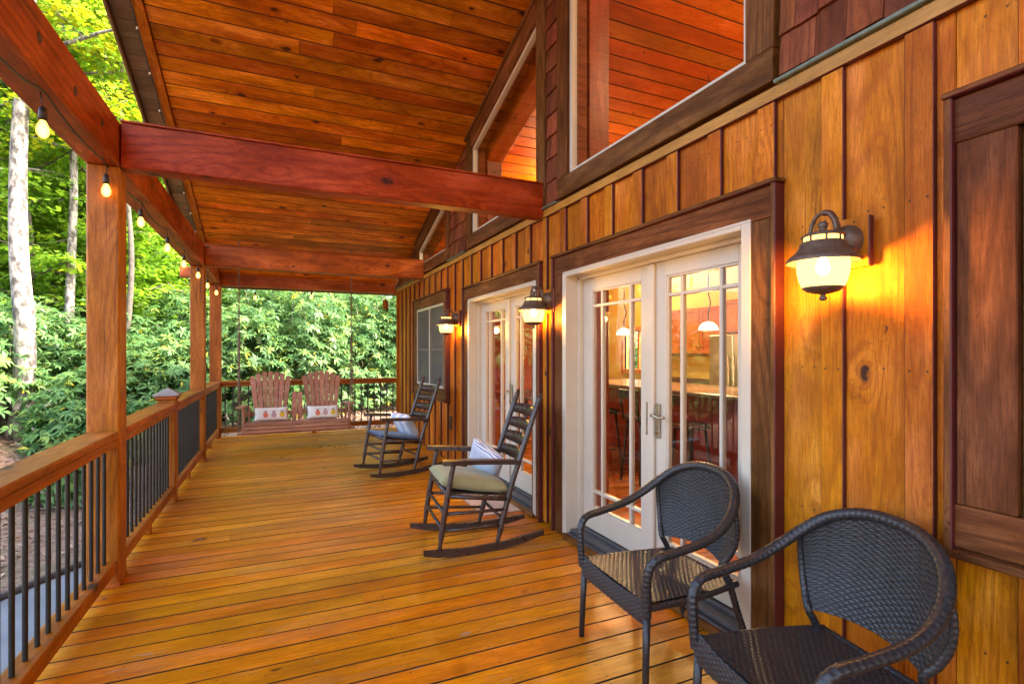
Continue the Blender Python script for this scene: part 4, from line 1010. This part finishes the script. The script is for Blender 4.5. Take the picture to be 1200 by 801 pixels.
def wicker(loc, rz, lb):
    e = empty('wicker_armchair', loc, rz); tag(e, lb, 'armchair', 'dark wicker armchairs against the cabin wall'); e.scale = (1.04, 1.06, .965)
    SZ = .415
    # hoop: front post - arm - back top - arm - front post
    half = [(.262, .262, SZ - .045), (.268, .268, .50), (.262, .274, .575), (.225, .282, .622), (.13, .290, .640), (.0, .294, .668), (-.10, .286, .715), (-.185, .255, .785), (-.245, .195, .852), (-.282, .105, .892), (-.292, 0, .903)]
    hoop = half + [(x, -y, z) for x, y, z in half[::-1][1:]]
    put('arm_and_back_hoop', wrap_tube(hoop, [.0175, .0185, .020, .022, .023, .022, .0205, .0185, .0175]), M_WICK, e)
    # back shell: its top edge follows the hoop, its sides run down to the rear legs
    hs = np.array([(x, y, z) for x, y, z in half if z > .78][::-1])           # from the crown outwards
    def back(U, V):
        s = 1 - 2 * U; a_ = np.abs(s); yt = a_ * .255
        xt = np.interp(yt, hs[:, 1], hs[:, 0]) + .004; zt = np.interp(yt, hs[:, 1], hs[:, 2]) - .006
        xb = -.222 + .055 * a_ ** 2; zb = .512 - .018 * a_ ** 2
        w = .205 + .052 * V + .065 * V * (1 - V) * 2
        f_ = V
        return xb + (xt - xb) * f_ - .02 * np.sin(np.pi * V), s * w, zb + (zt - zb) * f_
    put('back_panel', weave_mesh(lambda U, V: back(1 - U, V), 190, 210, .52, .40, p=.0105, q=.0185, amp=.0026), M_WICK, e)
    def bside(v, s):
        x, y, z = back(np.array([0.5 - s * .5]), np.array([v])); return (float(x[0]), float(y[0]), float(z[0]))
    # seat
    def seat(U, V):
        x = .258 - .50 * V; hw = .252 - .045 * V ** 2; y = (1 - 2 * U) * hw
        z = SZ + .006 - .02 * (1 - (1 - 2 * U) ** 2) * np.sin(np.pi * V) - .012 * V + .0 * U
        return x, y, z
    put('seat_panel', weave_mesh(lambda U, V: seat(1 - U, V), 180, 200, .50, .50, p=.0115, q=.0175, amp=.0020), M_WICK, e)
    # front apron (curves down from the seat edge) and side rails
    def apron(U, V):
        y = (1 - 2 * U) * .258; a = V * 1.0
        x = .258 + .016 * np.sin(a * math.pi * .5) - .006 * V; z = SZ + .008 - .098 * V - .012 * (1 - (1 - 2 * U) ** 2) * (1 - V) + .02 * np.abs(1 - 2 * U) ** 6 * (1 - V)
        return x, y, z
    put('front_apron', weave_mesh(apron, 140, 36, .52, .10), M_WICK, e)
    for s in (-1, 1):
        put('seat_side_rail', wrap_tube([(.25, s * .258, SZ - .015), (0, s * .25, SZ - .015), (-.245, s * .212, SZ - .012)], .015), M_WICK, e)
        tube('front_leg', e, [(.255, s * .25, SZ - .04), (.262, s * .254, .20), (.268, s * .258, 0.001)], [.0155, .0145, .0135], M_WICK, 12)
        put('back_leg', wrap_tube([bside(1, s), bside(.75, s), bside(.45, s), bside(.2, s), bside(0, s), (-.205, s * .207, .42), (-.255, s * .215, .25), (-.335, s * .235, .001)], [.010, .012, .014, .015, .0145, .014], 12), M_WICK, e)
    put('rear_seat_rail', wrap_tube([(-.24, -.215, SZ - .012), (-.24, .215, SZ - .012)], .013), M_WICK, e)
    return e
w1 = wicker((1.68, 2.01, 0), math.pi - R(3), 'dark wicker armchair in front of the near french door')
dup(w1, (1.63, 1.17, 0), math.pi - R(10), 'dark wicker armchair in front of the wall lantern and dark framed window')

# ------------------------------------------------------------------ small things on the deck
mt = empty('door_mat', (1.86, 4.75, .0015)); tag(mt, 'beige woven mat before the far french door', 'mat')
bx('weave', mt, -.20, .17, -.42, .42, 0, .010, fabric('beige mat weave', (.46, .30, .20), (.60, .44, .32), 130.), 'y', b=.003)
M_DRY = plain('dry leaf', (.20, .10, .035), rough=.8, nz=.4, scale=30)
def fallen_leaf(x, y, s, rz, lb):
    r_ = random.Random(int(x * 100 + y * 37)); pts = []
    for k in range(10):
        a = k * .628; rr = s * (1 if k % 2 == 0 else .45) * r_.uniform(.75, 1.1); pts.append((rr * math.cos(a), rr * math.sin(a), .004 + .25 * s * r_.random()))
    V = [(0, 0, .003)] + pts; F = [[0, 1 + i, 1 + (i + 1) % 10] for i in range(10)]
    o = put('fallen_leaf', mesh(V, F, True), M_DRY); o.location = (x, y, .0015); o.rotation_euler = (0, 0, rz); tag(o, lb, 'leaf', 'dry leaves fallen on the deck')
def gp(u, v):                                    # pixel of the photograph -> point on the deck
    a = (u - 600) / 611.5; b_ = -(v - 413.2) / 611.5; c_, s_ = math.cos(.41974), math.sin(.41974); t_ = -CAM_H / b_
    return (a * c_ + s_) * t_, (-a * s_ + c_) * t_
for i, (u, v, s) in enumerate([(236, 632, .045), (228, 634, .03), (279, 633, .012), (122, 702, .02), (330, 537, .03), (340, 538, .025), (375, 524, .035), (385, 523, .03), (392, 524, .03), (398, 523, .028), (406, 522, .03), (367, 525, .03), (448, 700, .012), (350, 560, .012)]):
    x, y = gp(u, v); fallen_leaf(x, y, s, i * 1.3, ['curled brown dry leaf lying alone between railing and rockers', 'dry leaf scrap touching the big curled leaf on the deck', 'small dry leaf scrap on open deck boards', 'small leaf in the scattered row on the deck before the swing'][0 if i == 0 else 1 if i == 1 else 3 if 4 <= i < 12 else 2])

# ------------------------------------------------------------------ vegetation
RS = np.random.RandomState(11)
def norm(a): return a / (np.linalg.norm(a, axis=-1, keepdims=True) + 1e-9)
def leaf_quads(c, d, n, L, W, fold=.0, droop=.15):
    d = norm(d); s = norm(np.cross(n, d)); n = norm(np.cross(d, s))
    L = L[:, None]; W = W[:, None]
    tip = c + d * L - n * L * droop; m = c + d * L * .5 + n * L * fold * .0
    return np.stack([c, m + s * W + n * W * fold, tip, m - s * W + n * W * fold], 1)
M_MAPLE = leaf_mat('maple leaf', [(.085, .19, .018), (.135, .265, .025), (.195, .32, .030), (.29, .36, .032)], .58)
M_GOLD = leaf_mat('sunny maple leaf', [(.12, .20, .015), (.22, .29, .02), (.34, .36, .025), (.46, .40, .03)], .55)  # yellow of sunlit leaves put into the colour
M_RHODO = leaf_mat('rhododendron leaf', [(.040, .108, .036), (.070, .158, .050), (.112, .215, .068), (.19, .28, .060), (.42, .35, .03)], .36, .45, .25)
t = NT('pale mottled bark'); tc = t.node('TexCoord'); n1 = t.noise(t.vmath('MULTIPLY', tc.outputs['Object'], (1, 1, .6)), 9, 5, .65); n2 = t.noise(tc.outputs['Object'], 3, 3, .6)
c = t.mix(t.rng(n1, .42, .58), (.055, .045, .038), (.27, .245, .21)); c = t.mix(t.rng(n2, .58, .7, 0, .6), c, (.16, .17, .09))
t.link(c, t.bsdf.inputs['Base Color']); t.bsdf.inputs['Roughness'].default_value = .9; t.bump(n1, .8, .03); M_BARKP = t.m
M_BARK = plain('grey brown bark', (.085, .068, .052), rough=.9, nz=.4, scale=14, bump=.6)
def tree(x, y, h_, tr, lo, spread, nsp, lb, leafm=M_MAPLE, barkm=M_BARK, lean=(0, 0), ls=.085, seed=0, per=26, name='maple_tree', twin=False):
    rs = np.random.RandomState(seed); z0 = gzf(x, y) - .05
    e = empty(name, (x, y, z0)); tag(e, lb, 'tree', 'trees beyond the porch railing')
    k = 9; tp = [(lean[0] * (i / k) ** 1.3 + .10 * math.sin(i * 1.3 + seed) * (i > 0), lean[1] * (i / k) + .08 * math.cos(i * 1.7 + seed) * (i > 0), h_ * i / k) for i in range(k + 1)]
    trunk = spline(tp, 5); m = MB(); nt = len(trunk); m.tube(trunk, [tr * (1.25 if i < 2 else 1) * (1 - .85 * i / nt) for i in range(nt)], 12)
    cs = []; nl = 22
    for i in range(nl):
        f = i / nl; z = lo + (h_ * .97 - lo) * f; q = trunk[min(nt - 1, int(z / h_ * (nt - 1)))]; az = i * 2.4 + seed; L = spread * (1 - .62 * f ** 1.4) * rs.uniform(.7, 1.1)
        d = Vector((math.cos(az), math.sin(az), .28 + .3 * f)); pts = [q + d * L * t_ + Vector((0, 0, -.12 * L * t_ * t_)) + Vector(rs.normal(0, .05, 3)) * t_ for t_ in np.linspace(0, 1, 6)]
        r0 = min(.045, tr * .30) * (1 - .7 * f); m.tube(pts, [r0 * (1 - .8 * t_) + .004 for t_ in np.linspace(0, 1, 6)], 6)
        for j in range(max(2, int(nsp / nl))):
            t_ = rs.uniform(.25, 1.05); b0 = q + d * L * t_ + Vector((0, 0, -.12 * L * t_ * t_)); o = rs.normal(0, .30 * spread * .45, 3); o[2] *= .55; cs.append(np.array(b0) + o)
            if j % 3 == 0: m.tube([q + d * L * t_ * .8, Vector(cs[-1])], [.008, .003], 4, False)
    m.build('trunk', barkm, e, True)
    cs = np.array(cs); C = np.repeat(cs, per, 0); N = len(C)
    tilt = np.repeat(rs.normal(0, .22, (len(cs), 2)), per, 0)
    rr = np.sqrt(rs.rand(N)) * np.repeat(rs.uniform(.26, .52, len(cs)), per); an = rs.rand(N) * 6.283
    off = np.stack([rr * np.cos(an), rr * np.sin(an), np.zeros(N)], 1); off[:, 2] = off[:, 0] * tilt[:, 0] + off[:, 1] * tilt[:, 1] - .25 * rr ** 2 + rs.normal(0, .035, N)
    d = np.stack([np.cos(an), np.sin(an), rs.normal(-.25, .25, N)], 1) + rs.normal(0, .4, (N, 3)) * [1, 1, .4]
    n_ = np.stack([rs.normal(0, .38, N), rs.normal(0, .38, N), np.ones(N)], 1)
    L = rs.uniform(.75, 1.3, N) * ls
    V = leaf_quads(C + off, d, n_, L, L * rs.uniform(.38, .5, N), .15, .12)
    ti = np.clip(np.repeat(rs.normal(.42, .18, len(cs)), per) + rs.normal(0, .13, N), 0, 1)
    me = fast_quads(V, ti); put('crown', me, leafm, e)
    return e
def uz(u, Z):                                   # column of the photograph at camera depth Z -> ground place
    a = (u - 600) / 611.5; c_, s_ = math.cos(.41974), math.sin(.41974); return (a * c_ + s_) * Z, (-a * s_ + c_) * Z
def tr_at(u, Z, *a, **k): x, y = uz(u, Z); return tree(x, y, *a, **k)
tr_at(24, 9.0, 15.0, .165, 6.2, 2.6, 260, 'tall tree with stout pale mottled trunk beside the railing', barkm=M_BARKP, lean=(.10, .2), seed=1)
tr_at(4, 9.6, 9.0, .10, 4.5, 2.0, 150, 'slim pale stem leaning away beside the stout pale trunk', barkm=M_BARKP, lean=(-1.7, .3), seed=2)
tr_at(90, 10.6, 14, .095, 5.8, 2.6, 280, 'tree with slender curving pale trunk behind the stout one', barkm=M_BARKP, lean=(-.5, .2), seed=3)
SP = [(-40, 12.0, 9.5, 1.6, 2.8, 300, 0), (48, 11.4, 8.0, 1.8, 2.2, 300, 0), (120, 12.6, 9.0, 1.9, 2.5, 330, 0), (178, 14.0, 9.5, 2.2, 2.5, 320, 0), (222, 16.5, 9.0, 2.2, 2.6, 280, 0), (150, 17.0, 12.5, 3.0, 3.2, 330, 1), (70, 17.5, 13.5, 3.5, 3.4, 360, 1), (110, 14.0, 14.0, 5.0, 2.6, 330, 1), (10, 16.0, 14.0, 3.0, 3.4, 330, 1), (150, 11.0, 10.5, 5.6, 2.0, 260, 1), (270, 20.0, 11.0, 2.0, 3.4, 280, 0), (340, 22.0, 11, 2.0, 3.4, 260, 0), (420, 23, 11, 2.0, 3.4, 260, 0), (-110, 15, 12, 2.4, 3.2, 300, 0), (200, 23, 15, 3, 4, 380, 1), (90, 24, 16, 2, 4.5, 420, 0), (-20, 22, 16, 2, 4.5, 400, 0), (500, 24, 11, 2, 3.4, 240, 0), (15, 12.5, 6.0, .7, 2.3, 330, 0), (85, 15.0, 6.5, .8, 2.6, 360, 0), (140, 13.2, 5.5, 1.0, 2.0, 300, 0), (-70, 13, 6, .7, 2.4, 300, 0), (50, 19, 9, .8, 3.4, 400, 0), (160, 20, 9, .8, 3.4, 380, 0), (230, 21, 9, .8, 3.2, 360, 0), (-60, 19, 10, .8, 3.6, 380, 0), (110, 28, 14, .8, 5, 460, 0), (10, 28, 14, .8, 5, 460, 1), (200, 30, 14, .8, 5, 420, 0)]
def TL(hh, lo, Z, gold):
    if gold: return 'tall yellow green maple whose sunlit crown shows above the side beam' if Z < 16 else 'yellow green maple standing deep in the forest beyond the railing'
    if hh < 7: return 'low bushy green maple sapling growing among the rhododendrons'
    if Z >= 18.5: return 'large green maple far back in the forest behind the bushes'
    return 'light green layered maple growing just behind the pale trunks'
for i, (u, Z, hh, lo, spd, nsp, gold) in enumerate(SP):
    x, y = uz(u, Z)
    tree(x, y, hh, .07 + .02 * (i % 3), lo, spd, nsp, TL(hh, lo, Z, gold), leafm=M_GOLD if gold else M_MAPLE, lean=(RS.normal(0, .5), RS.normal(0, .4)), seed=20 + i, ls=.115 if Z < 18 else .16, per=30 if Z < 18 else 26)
def rhodo(x, y, rx, h_, nw, seed, lb='leafy green rhododendron bush crowding the porch railing'):
    nw = int(nw * 1.7)
    rs = np.random.RandomState(seed); z0 = gzf(x, y)
    e = empty('rhododendron_bush', (x, y, z0)); tag(e, lb, 'bush', 'rhododendron bushes beyond the railings')
    # shell of whorls on a lumpy dome
    nl = 7; lc = rs.normal(0, 1, (nl, 3)); lc[:, 2] = np.abs(lc[:, 2]); lc = norm(lc) * rs.uniform(.45, .8, (nl, 1)) * [rx, rx, h_ * .62]; lc[:, 2] += h_ * .28
    lr = rs.uniform(.38, .6, nl) * rx
    which = rs.randint(0, nl, nw); dirs = norm(rs.normal(0, 1, (nw, 3)) + [0, 0, .35]); rad = lr[which] * rs.uniform(.72, 1.06, nw)
    c = lc[which] + dirs * rad[:, None] * [1, 1, .85]
    k = rs.rand(nw) < .42
    sph = norm(rs.normal(0, 1, (nw, 3)) * [1, 1, .8] + [0, 0, .3]); sph[:, 2] = np.abs(sph[:, 2])
    c[k] = (sph * [rx * .95, rx * .95, h_ * .95] * rs.uniform(.8, 1.02, (nw, 1)))[k]; dirs[k] = sph[k]
    ok = c[:, 2] > .1; c = c[ok]; dirs = dirs[ok]; nw = len(c)
    ax = norm(dirs * .75 + [0, 0, .8] + rs.normal(0, .25, (nw, 3)))
    per = 10; C = np.repeat(c, per, 0); A = np.repeat(ax, per, 0); N = len(C)
    ref = np.where(np.abs(A[:, 2:3]) < .9, np.array([[0, 0, 1.]]), np.array([[1., 0, 0]])); u_ = norm(np.cross(A, ref)); v_ = np.cross(A, u_)
    an = np.tile(np.arange(per) * 6.283 / per, nw) + np.repeat(rs.rand(nw) * 6, per) + rs.normal(0, .15, N)
    el = rs.normal(.12, .28, N)
    d = (u_ * np.cos(an)[:, None] + v_ * np.sin(an)[:, None]) * np.cos(el)[:, None] + A * np.sin(el)[:, None]
    L = rs.uniform(.115, .185, N)
    V = leaf_quads(C, d, A + d * -.1, L, L * .15, .25, .25)
    ti = np.clip(np.repeat(rs.normal(.42, .15, nw), per) + rs.normal(0, .10, N) + (rs.rand(N) < .012) * .6, 0, 1)
    put('foliage', fast_quads(V, ti), M_RHODO, e)
    m = MB()
    for j in range(9):
        q = c[rs.randint(nw)]; b0 = Vector((rs.normal(0, .2), rs.normal(0, .2), -.05)); q = Vector(q)
        m.tube(spline([b0, b0 * .6 + q * .3 + Vector((0, 0, .2)), q * .75 + Vector(rs.normal(0, .1, 3)), q], 4), [.028] * 4 + [.02] * 4 + [.012] * 4 + [.006], 6)
    for j in range(26):
        q = Vector(c[rs.randint(nw)]); m.tube([q, q * .82 + Vector(rs.normal(0, .12, 3)), q * .6 + Vector(rs.normal(0, .15, 3))], [.005, .008, .011], 5, False)
    m.build('stems', M_STEM, e, True)
M_STEM = plain('grey rhododendron stem', (.30, .26, .21), rough=.85, nz=.3, scale=20)
BU = [(-5.1, 10.3, 1.0, 1.0, 420), (-3.0, 10.7, .8, .9, 380), (-2.45, 8.6, .55, .55, 220), (-2.3, 10.2, .7, .8, 300), (-5.6, 10.9, 1.35, 1.7, 620), (-2.75, 11.4, 1.15, 1.5, 620), (-2.25, 12.1, 1.2, 2.2, 620), (-4.9, 12.4, 1.6, 2.5, 700), (-3.4, 13.4, 1.5, 2.7, 700), (-1.9, 14.0, 1.4, 3.1, 700), (-5.6, 15.0, 1.8, 2.9, 620), (-3.6, 16.2, 1.8, 3.3, 620), (-6.9, 12.6, 1.7, 2.5, 520), (-1.6, 16.5, 1.7, 3.8, 560),
      (-.75, 12.5, 1.2, 2.6, 760), (.45, 13.2, 1.35, 3.4, 900), (1.75, 14.0, 1.3, 3.5, 820), (2.95, 14.3, 1.4, 3.6, 820), (-.1, 14.8, 1.5, 4.1, 700), (1.4, 15.8, 1.6, 4.4, 620), (3.2, 16.0, 1.7, 4.4, 560), (4.4, 14.6, 1.5, 3.6, 420), (.4, 17.2, 1.8, 4.8, 420), (2.7, 18, 1.9, 5, 420), (-2.4, 18.5, 2.2, 5.2, 460), (.9, 19.8, 2.4, 6.2, 480), (3.8, 20, 2.4, 6.2, 480), (5.6, 17, 2, 5, 380), (8.3, 8.0, 1.1, 2.4, 300), (8.6, 9.6, 1.2, 2.6, 300), (8.4, 11.2, 1.2, 2.4, 260)]
for i, b_ in enumerate(BU):
    lb = ('rhododendron bush just beyond the end railing behind the swing' if i < 18 else 'tall rhododendron in the back row far behind the swing') if 14 <= i < 28 else ('rhododendron bush outside the kitchen window' if i >= 28 else ('low rhododendron bush on the soil near the stout pale trunk' if i < 4 else 'rhododendron bush beyond the side railing below the maples'))
    rhodo(*b_, seed=100 + i, lb=lb)
# leaf litter on the soil
N = 5200
lx = np.concatenate([RS.uniform(-6, -1.3, 2600), RS.uniform(-2, 4.5, 2600)]); ly = np.concatenate([RS.uniform(5.2, 12, 2600), RS.uniform(10.5, 14.5, 2600)])
keep = ~((ly < 6.6) & (lx > -2.3)); lx, ly = lx[keep], ly[keep]; N = len(lx)
c = np.stack([lx, ly, gz(lx, ly) + .03], 1); an = RS.rand(N) * 6.283
V = leaf_quads(c, np.stack([np.cos(an), np.sin(an), RS.normal(0, .3, N)], 1), np.stack([RS.normal(0, .5, N), RS.normal(0, .5, N), np.ones(N)], 1), RS.uniform(.05, .11, N), RS.uniform(.015, .03, N), .2, .1)
lit = put('leaf_litter', fast_quads(V, RS.rand(N)), leaf_mat('dry litter leaf', [(.16, .09, .05), (.32, .20, .13), (.46, .33, .24)], .1, .9, .1)); tag(lit, 'scattered dry leaves on the soil under the bushes', 'leaf litter', kind='stuff')
